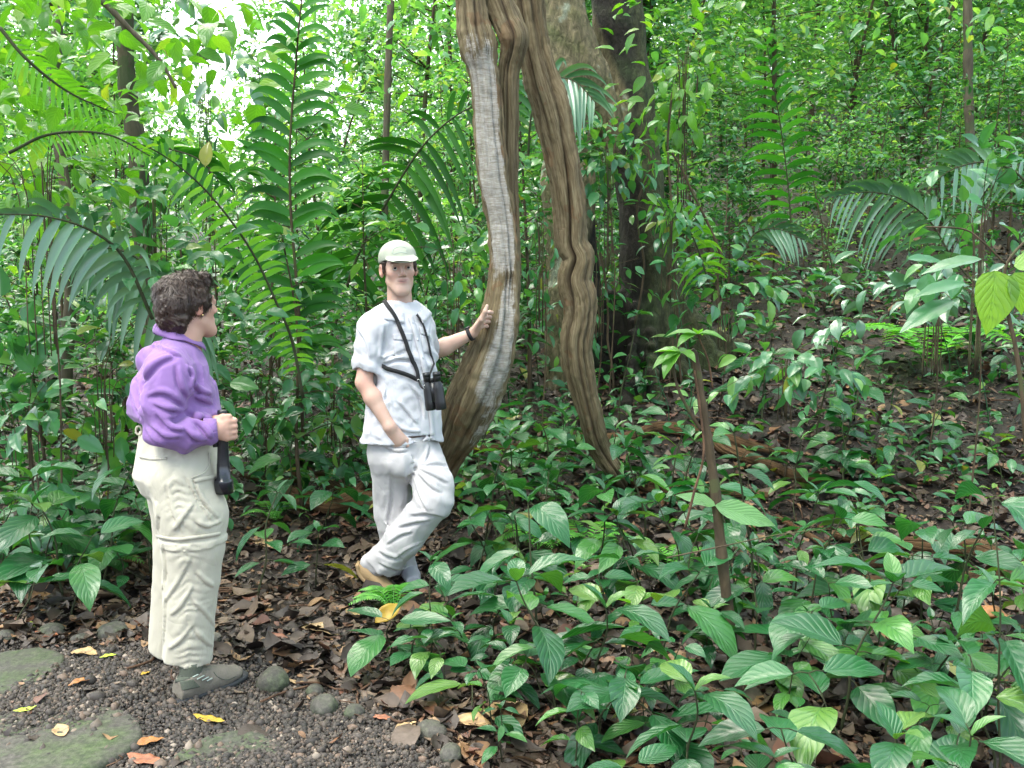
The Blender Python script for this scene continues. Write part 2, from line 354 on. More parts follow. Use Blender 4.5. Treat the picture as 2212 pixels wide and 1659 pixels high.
class SDF:
    def __init__(s, lo, hi, h):
        s.lo = np.asarray(lo, float); s.h = h; s.n = np.ceil((np.asarray(hi)-s.lo)/h).astype(int)+1
        s.D = np.full(s.n, .08, np.float32)
    def sub(s, lo, hi, pad):
        a = np.clip(np.floor((np.asarray(lo)-pad-s.lo)/s.h).astype(int), 0, s.n-1); b = np.clip(np.ceil((np.asarray(hi)+pad-s.lo)/s.h).astype(int)+1, 1, s.n)
        sl = tuple(slice(x, y) for x, y in zip(a, b))
        g = [(np.arange(x, y)*s.h+o).astype(np.float32) for x, y, o in zip(a, b, s.lo)]
        X, Y, Z = np.meshgrid(*g, indexing='ij'); return sl, np.stack([X, Y, Z], -1)
    def comb(s, sl, d, k, mode):
        A = s.D[sl]
        if mode == 'u': h = np.maximum(k-np.abs(A-d), 0)/k; s.D[sl] = np.minimum(A, d)-h*h*k*.25
        else: B = -d; h = np.maximum(k-np.abs(A-B), 0)/k; s.D[sl] = np.maximum(A, B)+h*h*k*.25
    def cone(s, a, b, r1, r2=None, k=.015, mode='u', cut=None):
        a = np.asarray(a, float); b = np.asarray(b, float); r2 = r1 if r2 is None else r2; r = max(r1, r2)
        sl, Q = s.sub(np.minimum(a, b)-r, np.maximum(a, b)+r, k+.01); ab = b-a; L2 = max(ab@ab, 1e-9)
        t0 = ((Q-a)@ab)/L2; t = np.clip(t0, 0, 1); d = np.linalg.norm(Q-(a+t[..., None]*ab), axis=-1)-(r1+(r2-r1)*t)
        if cut is not None:
            if cut in (1, 2): d = np.maximum(d, (t0-1)*math.sqrt(L2))
            if cut in (-1, 2): d = np.maximum(d, -t0*math.sqrt(L2))
        s.comb(sl, d.astype(np.float32), k, mode); return s
    def path(s, pts, rs, k=.015, mode='u'):
        for i in range(len(pts)-1): s.cone(pts[i], pts[i+1], rs[i], rs[i+1], k, mode)
    def ell(s, c, rad, axes=None, k=.015, mode='u'):
        c = np.asarray(c, float); rad = np.asarray(rad, float); m = rad.max(); sl, Q = s.sub(c-m, c+m, k+.01); q = Q-c
        if axes is not None: q = q@np.asarray(axes).T
        l = np.linalg.norm(q/rad, axis=-1); g = np.linalg.norm(q/rad**2, axis=-1)
        d = l*(l-1)/np.maximum(g, 1e-6); s.comb(sl, d.astype(np.float32), k, mode); return s
    def loft(s, p0, p1, side, tab, k=.02, mode='u', pw=2.0):
        """elliptic sections along p0->p1; rows of tab: (t, a, b, cu, cv); u = side, v = axis x side"""
        p0 = np.asarray(p0, float); p1 = np.asarray(p1, float); L = np.linalg.norm(p1-p0); w = (p1-p0)/L
        u = np.asarray(side, float); u = norm(u-w*(u@w)); v = np.cross(w, u); tab = np.array(tab, float)
        m = max(tab[:, 1].max(), tab[:, 2].max())+np.abs(tab[:, 3:]).max(); sl, Q = s.sub(np.minimum(p0, p1)-m, np.maximum(p0, p1)+m, k+.01)
        q = Q-p0; t = q@w/L; x = q@u; y = q@v; ti = np.clip(t, 0, 1)
        a, b, cu, cv = (np.interp(ti, tab[:, 0], tab[:, i]) for i in (1, 2, 3, 4))
        r = (np.abs((x-cu)/a)**pw+np.abs((y-cv)/b)**pw)**(1/pw)
        d = (r-1)*np.minimum(a, b); e = np.maximum(-t*L, (t-1)*L)
        d = np.where(e > 0, np.sqrt(np.maximum(d, 0)**2+e*e), np.maximum(d, e)); d = np.where((e > 0) & (d < e), e, d)
        s.comb(sl, d.astype(np.float32), k, mode); return s
    def field(s, fn, lo=None, hi=None):
        lo = s.lo if lo is None else lo; hi = (s.lo+s.n*s.h) if hi is None else hi
        sl, Q = s.sub(lo, hi, 0); A = s.D[sl]; m = np.abs(A) < .04
        A[m] += fn(Q[m]).astype(np.float32); s.D[sl] = A; return s
    def mesh(s): return surfnets(s.D, s.lo, s.h)
def wob(q, k, amp, seed=0):
    """cheap smooth directional noise for folds"""
    r = np.random.default_rng(seed); o = np.zeros(len(q))
    for i in range(4):
        d = norm(r.normal(size=3))*k*(1+.6*i); o += np.sin(q@d+r.uniform(0, 6)+1.2*np.sin(q@(norm(r.normal(size=3))*k*.6)))/(1+.5*i)
    return o*amp*.5

def ridge(q, k, amp, seed):
    """sharp creases between soft swells: cloth folds"""
    r = np.random.default_rng(seed); o = 0
    for i in range(3):
        d = norm(r.normal(size=3))*k*(1+.5*i); ph = q@d+r.uniform(0, 6)+wob(q, k*.7, 2.2, seed*7+i); m = np.clip(.5+wob(q, k*.45, 1.6, seed*5+i), 0, 1)
        o = o+(1-2*np.abs(np.sin(ph*.5))**.7)*m/(1+.4*i)
    return -o*amp*.6
# ---------------- leaf templates ----------------
def leaf_t(nu=8, nv=4, w=.5, peak=.42, droop=.25, fold=.12, ripple=.0, acum=1.0, tw=0., stalk=0.):
    t = np.linspace(0, 1, nu+1); s = np.linspace(-1, 1, nv+1)
    a = math.log(.5)/math.log(peak); prof = np.sin(np.pi*t**a)**(.85); prof = prof*(1-.25*acum*np.clip((t-.7)/.3, 0, 1)); prof[0] = .04; prof[-1] = .0
    T, Sx = np.meshgrid(t, s, indexing='ij'); wd = w/2*prof[:, None]
    x = Sx*wd; y = T*1.0; z = -droop*T**2+fold*np.abs(Sx)*prof[:, None]*w+ripple*np.sin(T*22-np.abs(Sx)*5)*np.abs(Sx)*prof[:, None]
    y = y-droop*.35*T**3
    x = x+tw*T*T
    V = np.stack([x, y, z], -1).reshape(-1, 3); uv = np.stack([(Sx+1)/2, T], -1).reshape(-1, 2)
    i, j = np.meshgrid(np.arange(nu), np.arange(nv), indexing='ij'); q = i*(nv+1)+j
    Fq = np.stack([q, q+1, q+nv+2, q+nv+1], -1).reshape(-1, 4); return V, Fq, uv
BIG = [leaf_t(14, 6, w, .4, dr, fo, .012, 1, tw) for w, dr, fo, tw in ((.5, .22, .16, 0), (.46, .38, .1, .05), (.56, .15, .2, -.04), (.5, .5, .12, .03), (.42, .3, .22, -.06))]
MED = [leaf_t(5, 2, w, .42, dr, fo, 0, 1, tw) for w, dr, fo, tw in ((.45, .25, .15, 0), (.38, .4, .12, .05), (.52, .12, .2, -.05))]
SML = [leaf_t(2, 2, w, .45, dr, .2, 0, 0, tw) for w, dr, tw in ((.5, .2, 0), (.4, .35, .05), (.6, .1, -.05))]
def scatter(acc, temps, pos, along, nrm, sc, rnd, wsc=None, pick=None):
    pos = np.asarray(pos, float); N = len(pos); along = norm(along)
    side = norm(np.cross(along, nrm)); up = np.cross(side, along); sc = np.broadcast_to(np.asarray(sc, float), (N,)); rnd = np.broadcast_to(np.asarray(rnd, float), (N,))
    k = rng.integers(0, len(temps), N) if pick is None else pick
    ws = np.ones(N) if wsc is None else np.broadcast_to(wsc, (N,))
    for ti, (V, Fq, uv) in enumerate(temps):
        m = np.where(k == ti)[0]
        if not len(m): continue
        A = np.stack([side[m]*ws[m, None], along[m], up[m]], 1)*sc[m, None, None]
        W_ = np.einsum('vi,nij->nvj', V, A)+pos[m][:, None]
        n = len(V); FF = (Fq[None]+(np.arange(len(m))*n)[:, None, None]).reshape(-1, 4)
        acc.add(W_.reshape(-1, 3), FF, np.tile(uv, (len(m), 1)), np.repeat(rnd[m], n))
def rdir(n, r=None):
    r = r or rng
    return norm(r.normal(size=(n, 3)))

# ---------------- figure helpers ----------------
def child(name, acc_or_VF, mat, parent, base, col=None, fn=None):
    V, Fq = acc_or_VF; me = mkmesh(name, V-base, Fq, mat, None, None, np.ones((len(V), 3)) if col is None else col)
    return link(name, me, parent)
def ribbon(pts, width, thick, normal, n=40):
    """flat strap following pts"""
    C = spline(pts, n); T = norm(np.gradient(C, axis=0)); Nn = np.broadcast_to(np.asarray(normal, float), C.shape) if np.ndim(normal) == 1 else spline(normal, n)
    S = norm(np.cross(T, Nn)); U = np.cross(S, T)
    V = np.stack([C-S*width/2-U*thick/2, C+S*width/2-U*thick/2, C+S*width/2+U*thick/2, C-S*width/2+U*thick/2], 1).reshape(-1, 3)
    i = np.arange(n-1)*4; Fq = []
    for a in range(4):
        b = (a+1) % 4; Fq.append(np.stack([i+a, i+b, i+4+b, i+4+a], -1))
    Fq = np.vstack(Fq+[np.array([[3, 2, 1, 0], [4*n-4, 4*n-3, 4*n-2, 4*n-1]])]); return V, Fq
def lathe(prof, nseg=24, sq=0):
    prof = np.asarray(prof, float); th = np.linspace(0, 2*np.pi, nseg, endpoint=False); n = len(prof)
    V = np.stack([prof[:, 0:1]*np.cos(th), prof[:, 0:1]*np.sin(th), np.broadcast_to(prof[:, 1:2], (n, nseg))], -1).reshape(-1, 3)
    i, j = np.meshgrid(np.arange(n-1), np.arange(nseg), indexing='ij'); a = i*nseg+j; b = i*nseg+(j+1) % nseg
    return V, np.stack([a, b, b+nseg, a+nseg], -1).reshape(-1, 4)
def orient(V, org, z, x=(1, 0, 0)):
    z = norm(z); x = np.asarray(x, float); x = norm(x-z*(x@z)); y = np.cross(z, x); return V@np.stack([x, y, z])+np.asarray(org)

# ---------------- people ----------------
from mathutils.bvhtree import BVHTree
def bvh_of(V, Fq): return BVHTree.FromPolygons([tuple(v) for v in V], [tuple(int(i) for i in f) for f in Fq])
def onsurf(bv, u, v, off=.004):
    o = np.array([0, 0, CAMH]); d = norm(P(u, v, 5)-o); r = bv.ray_cast(Vector(o), Vector(d))
    if r[0] is None: return None, None
    n = np.array(r[1]); n = -n if n@d > 0 else n
    return np.array(r[0])+n*off, n
def surfline(bv, pts, off=.004, n=30):
    q = spline(np.array([(a, b, 0) for a, b in pts], float), n); L = []; N = []
    for a, b, _ in q:
        p, m = onsurf(bv, a, b, off)
        if p is not None: L.append(p); N.append(m)
    L = np.array(L); N = np.array(N)
    for _ in range(2): L[1:-1] = (L[:-2]+2*L[1:-1]+L[2:])/4; N[1:-1] = (N[:-2]+2*N[1:-1]+N[2:])/4
    return L, norm(N)
def straps(bv, pts, width, off=.005, thick=.003, n=30):
    L, N = surfline(bv, pts, off, n); return ribbon(L, width, thick, N, n)
def patch(bv, poly, off, thick, nsub=8):
    """cloth patch: quad given by 4 pixel corners laid on the surface"""
    p = np.array(poly, float); s = np.linspace(0, 1, nsub+1); V = []; N = []
    for a in s:
        for b in s:
            q = (1-a)*((1-b)*p[0]+b*p[1])+a*((1-b)*p[3]+b*p[2]); x, m = onsurf(bv, q[0], q[1], off)
            if x is None: x, m = (V[-1], N[-1]) if V else (P(q[0], q[1], 5), np.array([0, -1., 0]))
            V.append(x); N.append(m)
    V = np.array(V); N = np.array(N); n = (nsub+1)**2; A = np.vstack([V, V-N*thick])
    i, j = np.meshgrid(np.arange(nsub), np.arange(nsub), indexing='ij'); a = (i*(nsub+1)+j).ravel(); e = nsub+1
    Fq = np.stack([a, a+1, a+e+1, a+e], -1); Fb = Fq[:, ::-1]+n; R_ = []
    for k in range(nsub):
        for x, y in ((k, k+1), (nsub*e+k+1, nsub*e+k), ((k+1)*e, k*e), (k*e+nsub, (k+1)*e+nsub)): R_.append([y, x, x+n, y+n])
    return A, np.vstack([Fq, Fb, R_])
def head_frame(c, f, up=(0, 0, 1), s=1.):
    f = norm(f); l = norm(np.cross(np.asarray(up, float), f)); z = np.cross(f, l)   # l = the person's left
    def L(x, y, zz): return np.asarray(c)+s*(x*l+y*f+zz*z)
    return L, np.stack([l, f, z])
def build_head(S, L, ax, s, male=True):
    def e(c, r, k=.015, mode='u'): S.ell(L(*c), np.array(r)*s, ax, k*s, mode)
    def c(a, b, r1, r2, k=.012, mode='u'): S.cone(L(*a), L(*b), r1*s, r2*s, k*s, mode)
    e((0, -.018, .035), (.076, .097, .086)); e((0, .030, -.03), (.057, .064, .086), .03)
    e((0, .074, -.098), (.026, .02, .02), .03)
    for x in (-1, 1):
        c((x*.047, .0, -.055), (x*.016, .074, -.104), .015, .014, .03)
        e((x*.040, .062, -.020), (.020, .020, .018), .025)
        c((x*.046, .082, .026), (x*.012, .094, .020), .008, .009, .015)
    for x in (-1, 1): e((x*.031, .104, .003), (.017, .014, .011), .012, 's')
    c((0, .092, .016), (0, .114, -.026), .0065, .0105, .010); 
    for x in (-1, 1): e((x*.012, .101, -.033), (.008, .010, .007), .008)
    for x in (-1, 1): e((x*.031, .088, .003), (.014, .013, .012), .003)
    c((-.025, .081, -.056), (0, .093, -.052), .0045, .006, .009); c((0, .093, -.052), (.025, .081, -.056), .006, .0045, .009)
    c((-.022, .081, -.064), (0, .091, -.0645), .005, .006, .009); c((0, .091, -.0645), (.022, .081, -.064), .006, .005, .009); e((0, .072, -.072), (.026, .014, .022), .02)
    for x in (-1, 1): e((x*.031, .0905, .0115), (.0165, .0115, .0075), .004)
    for x in (-1, 1):
        e((x*.079, -.006, -.004), (.012, .021, .033), .008); e((x*.086, .002, -.002), (.006, .009, .016), .006, 's')
    c((0, -.020, -.055), (0, -.042, -.19), .050 if male else .047, .055 if male else .052, .025)
def paint_head(V, col, c, ax, s, base, male=True):
    q = (V-c)@ax.T/s
    def blob(cen, r, colr, a=1., p=2):
        d = (((q-np.array(cen))/np.array(r))**2).sum(1); w = np.clip(1.35-d, 0, 1)*a; col[:] = col*(1-w[:, None])+np.array(colr)*w[:, None]
    for x in (-1, 1):
        blob((x*.04, .075, -.03), (.028, .03, .022), base*np.array([1.08, .86, .82]), .5)
        blob((x*.083, -.004, -.004), (.02, .025, .035), base*np.array([1.1, .78, .72]), .6)
        for t in (-1, -.5, 0, .5, 1): blob((x*(.031+t*.013), .094-abs(t-.2)*.004, .0265-abs(t)*.002+.001*t), (.009, .02, .0042), (.07, .04, .026), .6)
        blob((x*.031, .10, .003), (.018, .02, .0115), base*np.array([.75, .62, .6]), .5)
        blob((x*.009, .108, -.040), (.005, .008, .003), (.10, .04, .03), .7)
    for x in (-1, 1): blob((x*.031, .10, .0095), (.0155, .02, .0020), (.10, .05, .035), .6); blob((x*.016, .100, -.040), (.006, .012, .006), base*np.array([.7, .5, .45]), .5)  # second blob paints the shadow by the nostrils into the skin colour
    blob((0, .115, -.028), (.014, .02, .012), base*np.array([1.1, .82, .78]), .5)
    blob((0, .088, -.0530), (.025, .02, .0045), (.42, .16, .14), .85); blob((0, .088, -.0645), (.021, .02, .0055), (.50, .21, .18), .85)
    blob((0, .09, -.0585), (.024, .02, .0024), (.10, .03, .03), 1.)
    if male: blob((0, .08, -.09), (.055, .05, .035), base*np.array([.92, .91, .9]), .25)
def eyes(parent, base, L, ax, s, look):
    for x in (-1, 1):
        c = L(x*.031, .0885, .003); r = .0128*s
        V, Fq = lathe([(.0001, -r)]+[(r*math.cos(a), r*math.sin(a)) for a in np.linspace(-1.4, 1.4, 9)]+[(.0001, r)], 14)
        ey = child('eye', (orient(V, c, look), Fq), M['eyewhite'], parent, base)
        V, Fq = lathe([(.0001, r*1.03)]+[(r*1.03*math.sin(a), r*1.03*math.cos(a)) for a in (.2, .4, .55)], 14)
        child('iris', (orient(V, c, look), Fq), M['iris'], ey, base)
def loc(parent, base): pass

creases = []
def collar_mesh(c, l, f, top, bot, aend, n=36, th=.004, bv=None):
    """turned-down collar; top/bot rows are (z, radius) at the back, side, front; angle 0 is the back"""
    z = np.array([0, 0, 1.]); a = np.linspace(-aend, aend, n); k = np.abs(a)/np.pi; V = []
    def P_(i, zr, rr): return c+rr*(math.sin(a[i])*l-math.cos(a[i])*f)+z*zr
    rows = []
    for w in (0, .35, .7, 1):
        zt = np.interp(k, [0, .5, 1], [t[0] for t in top]); rt = np.interp(k, [0, .5, 1], [t[1] for t in top]); zb = np.interp(k, [0, .5, 1], [t[0] for t in bot]); rb = np.interp(k, [0, .5, 1], [t[1] for t in bot])
        rows.append(np.array([P_(i, zt[i]*(1-w)+zb[i]*w, rt[i]*(1-w)+rb[i]*w+.008*math.sin(w*3.14)) for i in range(n)]))
    if bv is not None:
        for k_, row in enumerate(rows):
            for i in range(n):
                d_ = (row[i]-c)*[1, 1, 0]; rr = np.linalg.norm(d_); d_ = d_/rr; o_ = row[i]+d_*(.4-rr); h_ = bv.ray_cast(Vector(o_), Vector(-d_))
                if h_[0] is not None and h_[3] < .36 and h_[3] > .1: rs = .4-h_[3]+.005+.004*k_; row[i] = row[i]+d_*max(0, min(rs-rr, .06))
    R0 = np.array(rows); R1 = R0-np.array([[norm(R0[1, i]-c-[0, 0, R0[1, i][2]-c[2]])*th+[0, 0, th*.5] for i in range(n)]])
    V = np.vstack([R0.reshape(-1, 3), R1.reshape(-1, 3)]); m = 4*n; Fq = []
    for r_ in range(3):
        for i in range(n-1): q = r_*n+i; Fq += [[q, q+1, q+n+1, q+n], [q+m+n, q+m+n+1, q+m+1, q+m]]
    for i in range(n-1): Fq += [[i+1, i, i+m, i+1+m], [3*n+i, 3*n+i+1, 3*n+i+1+m, 3*n+i+m]]
    for r_ in range(3): Fq += [[r_*n, (r_+1)*n, (r_+1)*n+m, r_*n+m], [(r_+1)*n-1, (r_+2)*n-1, (r_+2)*n-1+m, (r_+1)*n-1+m]]
    return V, np.array(Fq)
def crease(S, bv, pts, rr):
    """a valley pressed into cloth with a raised fold beside it"""
    Lc, N_ = surfline(bv, pts, .0015, 16); n = len(Lc); w = np.sin(np.linspace(.25, np.pi-.2, n)); S.path(list(Lc), list(rr*w), .016, 's')
    tg = norm(np.gradient(Lc, axis=0)); sd = np.cross(tg, N_); sd = sd*np.where(sd[:, 2:3] > 0, 1, -1); S.path(list(Lc+sd*rr*1.5-N_*rr*.55), list(rr*.62*w), .014)
def make_person_man():
    base = np.array([*P(870, 1270, 5.15)[:2], 0.]); root = empty('person', base)
    tag(root, 'young man in pale cap, shirt and trousers resting one hand on the pale liana', 'person')
    f = np.array([math.sin(R(35)), -math.cos(R(35)), 0]); l = np.array([math.cos(R(35)), math.sin(R(35)), 0]); z = np.array([0, 0, 1.])
    fh = np.array([math.sin(R(16)), -math.cos(R(16)), .03]); s = 1.10
    hc = P(861, 581, 5.12); L, ax = head_frame(hc, fh, (-.06, 0, 1), s)
    shR, elR, wrR = P(803, 707, 4.99), P(786, 826, 4.95), P(842, 922, 4.905)
    shL, elL, wrL = P(910, 703, 5.22), P(929, 764, 5.40), P(1021, 720, 5.36)
    S = SDF(P(745, 1000, 4.7)-[0, 0, .02], P(1075, 505, 5.65)+[.02, 0, .02], .0042)
    # torso under the clothes, arms, hands
    S.loft(P(868, 980, 5.1), P(864, 680, 5.13), l, [(0, .15, .10, 0, 0), (.3, .14, .09, 0, 0), (.7, .17, .10, 0, 0), (.95, .12, .07, 0, 0), (1, .06, .05, 0, 0)], .03)
    build_head(S, L, ax, s)
    S.cone(L(0, -.03, -.1), P(866, 690, 5.13), .052, .060, .03)
    S.path([shR, (shR+elR)/2, elR], [.058, .048, .040], .03); S.path([elR, elR*.65+wrR*.35, wrR], [.040, .043, .029], .02)
    S.path([shL, elL], [.05, .044], .03); S.path([elL, elL*.65+wrL*.35, wrL], [.044, .046, .028], .02)
    # right hand slides into the pocket
    hp = P(860, 950, 4.94); hd = norm(hp-wrR); S.cone(wrR, hp, .030, .040, .02)
    for i in range(4):
        a = hp+l*(i-1.5)*.02; S.path([a, a+hd*.04-z*.02, a+hd*.05-z*.055], [.011, .010, .008], .006)
    S.path([wrR+l*.02, hp+f*.02+l*.035, hp+f*.025+l*.04-z*.03], [.014, .012, .01], .008)
    # left hand round the edge of the liana
    kn = [P(1047, 676, 5.30), P(1044, 686, 5.305), P(1041, 696, 5.31), P(1037, 706, 5.32)]
    wl = wrL; 
    for i, q in enumerate(kn):
        S.cone(wl+(q-wl)*.1, q, .019, .0125, .014)
        e = [q+np.array([.026, .028, .004]), q+np.array([.036, .062, .0]), q+np.array([.03, .088, -.004])]
        S.path([q]+e, [.0115, .0105, .0095, .008], .005)
    t0 = wl+np.array([.012, -.02, .02]); S.path([t0, P(1041, 690, 5.255), P(1048, 673, 5.235), P(1052, 661, 5.235)], [.016, .0135, .0115, .009], .008)
    V, Fq = S.mesh(); skin = np.array([.57, .385, .305]); col = np.tile(skin, (len(V), 1)); paint_head(V, col, hc, ax, s, skin); col *= (1+wob(V, 60, .05, 19)[:, None]*[.3, 1, 1])
    # redder forearms and knuckles
    d = np.linalg.norm(V-elR, axis=1); w = np.clip(1-d/.14, 0, 1)[:, None]*.5; col = col*(1-w)+np.array([.66, .32, .24])*w
    body = child('body', (V, Fq), M['skin'], root, base, col)
    eyes(root, base, L, ax, s, norm(np.array([0, 0, CAMH])-hc))
    # short hair under the cap
    Hs = SDF(hc-.17, hc+.17, .004); Hs.ell(L(0, -.022, .032), np.array([.083, .099, .088])*s, ax, .01)
    Hs.ell(L(0, .075, -.06), np.array([.12, .075, .11])*s, ax, .01, 's'); Hs.ell(L(0, 0, -.105), np.array([.13, .13, .07])*s, ax, .01, 's')
    for x in (-1, 1):
        Hs.ell(L(x*.085, .0, -.008), np.array([.02, .021, .028])*s, ax, .006, 's'); Hs.cone(L(x*.073, .030, .03), L(x*.073, .024, -.012), .009*s, .007*s, .006)
    Hs.cone(L(-.055, .07, .048), L(.055, .07, .048), .012, .012, .02)
    Hs.field(lambda q: wob(q, 260, .0025, 3)); child('hair', Hs.mesh(), M['hair'], root, base)
    # cap
    C = SDF(hc-.2, hc+.24, .0035); C.ell(L(0, -.012, .050), np.array([.088, .110, .084])*s, ax, .01)
    Q0 = L(0, 0, .034)
    C.D = np.maximum(C.D, C_plane(C, Q0, ax[2]*-1+ax[1]*.12).astype(np.float32))
    C.ell(L(0, .108, .044), np.array([.074, .094, .0055])*s, _rx2(14)@ax, .006)
    C.ell(L(0, .0, .0), np.array([.08, .097, .115])*s, ax, .004, 's')
    C.field(lambda q: np.abs(np.sin(np.arctan2((q-hc)@ax[0], (q-hc)@ax[1]-.0)*3))**.2*-.0008+wob(q, 60, .0012, 5))
    CV, CF = C.mesh(); cap = child('cap', (CV, CF), M['cap'], root, base); cb = bvh_of(CV, CF)
    for pts in ([(848, 548), (850, 538), (862, 533), (876, 535), (879, 543)], [(850, 549), (866, 545), (880, 547)]):
        V2, F2 = straps(cb, pts, .0035, .0012, .0012, 24); child('embroidery', (V2, F2), M['capmark'], cap, base)
    # shirt
    T = SDF(P(735, 985, 4.72), P(1000, 645, 5.62), .0055)
    T.loft(P(868, 955, 5.08), P(865, 652, 5.13), l, [(0, .222, .150, 0, 0), (.12, .213, .148, 0, 0), (.35, .192, .140, 0, 0), (.6, .198, .135, 0, 0), (.8, .192, .118, 0, 0), (.92, .145, .095, 0, 0), (1, .075, .075, 0, 0)], .03, 'u', 2.3)
    for a, b, ra, rb in ((shR, P(791, 804, 4.965), .074, .071), (shL, P(925, 764, 5.37), .072, .068)):
        T.cone(a+np.array([0, 0, -.01]), b, ra, rb, .045, 'u', 1)
    T.cone(P(842, 672, 5.06), shR+[0.01, 0, .0], .058, .070, .04); T.cone(P(892, 674, 5.18), shL+[0, 0, .0], .060, .066, .04)
    def sf(q):
        o = wob(q*[1, 1, .6], 22, .005, 11)+wob(q*[1, 1, 1.6], 55, .0018, 12)+ridge(q*[1, 1, .6], 18, .010, 13)+ridge(q, 36, .005, 14)
        zz = q[:, 2]; o += .006*np.sin((zz-1.25)*60+((q-shR)@l)*40)*np.exp(-((zz-1.17)/.07)**2)   # folds under the harness strap
        o += .005*np.sin(((q-shR)@f)*70+zz*22)*np.exp(-(((q-shR)**2).sum(1))/.02); return o
    T.field(sf)
    cvt = lambda pts: [((1100+x/2.305)/1.5624, (780+y/2.305)/1.5624) for x, y in pts]; _b = bvh_of(*T.mesh())
    for pts, rr in (([(450, 1000), (540, 962), (650, 905)], .007), ([(455, 1035), (560, 1000), (660, 1010)], .007), ([(520, 1500), (620, 1562), (730, 1575)], .008), ([(470, 1240), (455, 1330), (470, 1440)], .006), ([(460, 760), (440, 880), (435, 1000)], .008), ([(240, 760), (300, 850), (330, 980)], .005), ([(660, 1210), (740, 1320), (760, 1450)], .006), ([(560, 1330), (640, 1420), (700, 1500)], .006), ([(820, 700), (800, 800), (830, 900)], .006), ([(330, 1320), (340, 1420), (335, 1560)], .006)): crease(T, _b, cvt(pts), rr)
    for a, b, ra in ((P(792, 792, 4.965), P(787, 822, 4.955), .060), (P(921, 750, 5.33), P(928, 775, 5.41), .056)): T.cone(a, b, ra*.9, ra*1.1, .006, 's')
    for dz in (0,): T.loft(P(868, 990, 5.08), P(868, 935, 5.08), l, [(0, .21, .138, 0, 0), (1, .2, .135, 0, 0)], .006, 's', 2.3)
    T.ell(P(866, 650, 5.125), (.064, .064, .075), None, .01, 's')
    TV, TF = T.mesh(); shirt = child('shirt', (TV, TF), M['whiteshirt'], root, base); tb = bvh_of(TV, TF)
    cvt = lambda pts: [((1100+x/2.305)/1.5624, (780+y/2.305)/1.5624) for x, y in pts]
    child('collar', collar_mesh(P(866, 652, 5.13), l, f, [(.016, .078), (-.005, .082), (-.070, .098)], [(-.035, .112), (-.055, .132), (-.118, .150)], R(158), bv=tb), M['whiteshirt'], shirt, base)
    for quad in ([(520, 800), (670, 795), (665, 850), (525, 845)], [(725, 745), (795, 775), (800, 820), (735, 800)]):
        A, Fp = patch(tb, cvt(quad), .006, .004); child('pocket_flap', (A, Fp), M['whiteshirt'], shirt, base)
    for quad in ([(525, 850), (665, 855), (660, 1000), (530, 990)], [(740, 805), (800, 820), (808, 950), (755, 950)]):
        A, Fp = patch(tb, cvt(quad), .0025, .002); child('pocket', (A, Fp), M['whiteshirt'], shirt, base)
    child('button_placket', straps(tb, cvt([(650, 660), (690, 770), (725, 900), (765, 1050), (790, 1250), (815, 1420), (830, 1590)]), .030, .004, .002, 40), M['whiteshirt'], shirt, base)
    for x, y in ((672, 712), (712, 845), (748, 985), (780, 1130)):
        p, n_ = onsurf(tb, *cvt([(x, y)])[0], .007)
        if p is not None: V2, F2 = lathe([(.0001, 0), (.005, 0), (.0055, .001), (.004, .002), (.0001, .0018)], 12); child('button', (orient(V2, p, n_), F2), M['metal'], shirt, base)
    # trousers
    G = SDF(P(745, 1285, 4.65)-[0, 0, .05], P(1010, 915, 5.5), .006)
    G.loft(P(872, 1030, 5.07), P(868, 930, 5.09), l, [(0, .10, .08, 0, 0), (.15, .15, .11, 0, 0), (.35, .18, .132, 0, 0), (.7, .19, .135, 0, 0), (1, .18, .125, 0, 0)], .04)
    kR, aR = P(850, 1110, 5.14), P(874, 1262, 5.22); hR, hL = P(842, 985, 5.04), P(913, 990, 5.13)
    kL, aL = P(936, 1085, 4.93), P(828, 1222, 5.02)
    G.path([hR, kR], [.110, .094], .04); G.cone(kR, aR, .094, .088, .04, 'u', 1)
    G.path([hL, P(934, 1045, 4.98), kL], [.108, .102, .094], .035); G.cone(kL, kL*.45+aL*.55, .096, .094, .03); G.cone(kL*.45+aL*.55, aL, .094, .092, .03, 'u', 1)
    G.cone(P(820, 1215, 5.02), P(796, 1219, 5.03), .07, .055, .03)
    G.ell(P(862, 1003, 4.94), (.060, .05, .072), None, .05)
    def pf(q):
        o = wob(q*[1, 1, .5], 20, .006, 21)+wob(q*[1, 1, 1.3], 48, .002, 22)+ridge(q*[1, 1, .4], 20, .011, 23)+ridge(q*[1, 1, .6], 36, .005, 24)
        d = q-P(892, 1000, 4.98); r = np.linalg.norm(d, axis=1); a = np.arctan2(d[:, 2], d[:, 0])
        d = q-kL; o += .005*np.sin(d[:, 2]*80+d[:, 0]*50)*np.exp(-(d**2).sum(1)/.012)
        d = q-(aL+[.04, 0, .05]); o += .007*np.sin(d[:, 2]*70-d[:, 0]*45)*np.exp(-(d**2).sum(1)/.012); return o
    G.field(pf)
    c4 = lambda x, y: ((1100+x/2.212)/1.5624, (1350+y/2.212)/1.5624); _b = bvh_of(*G.mesh())
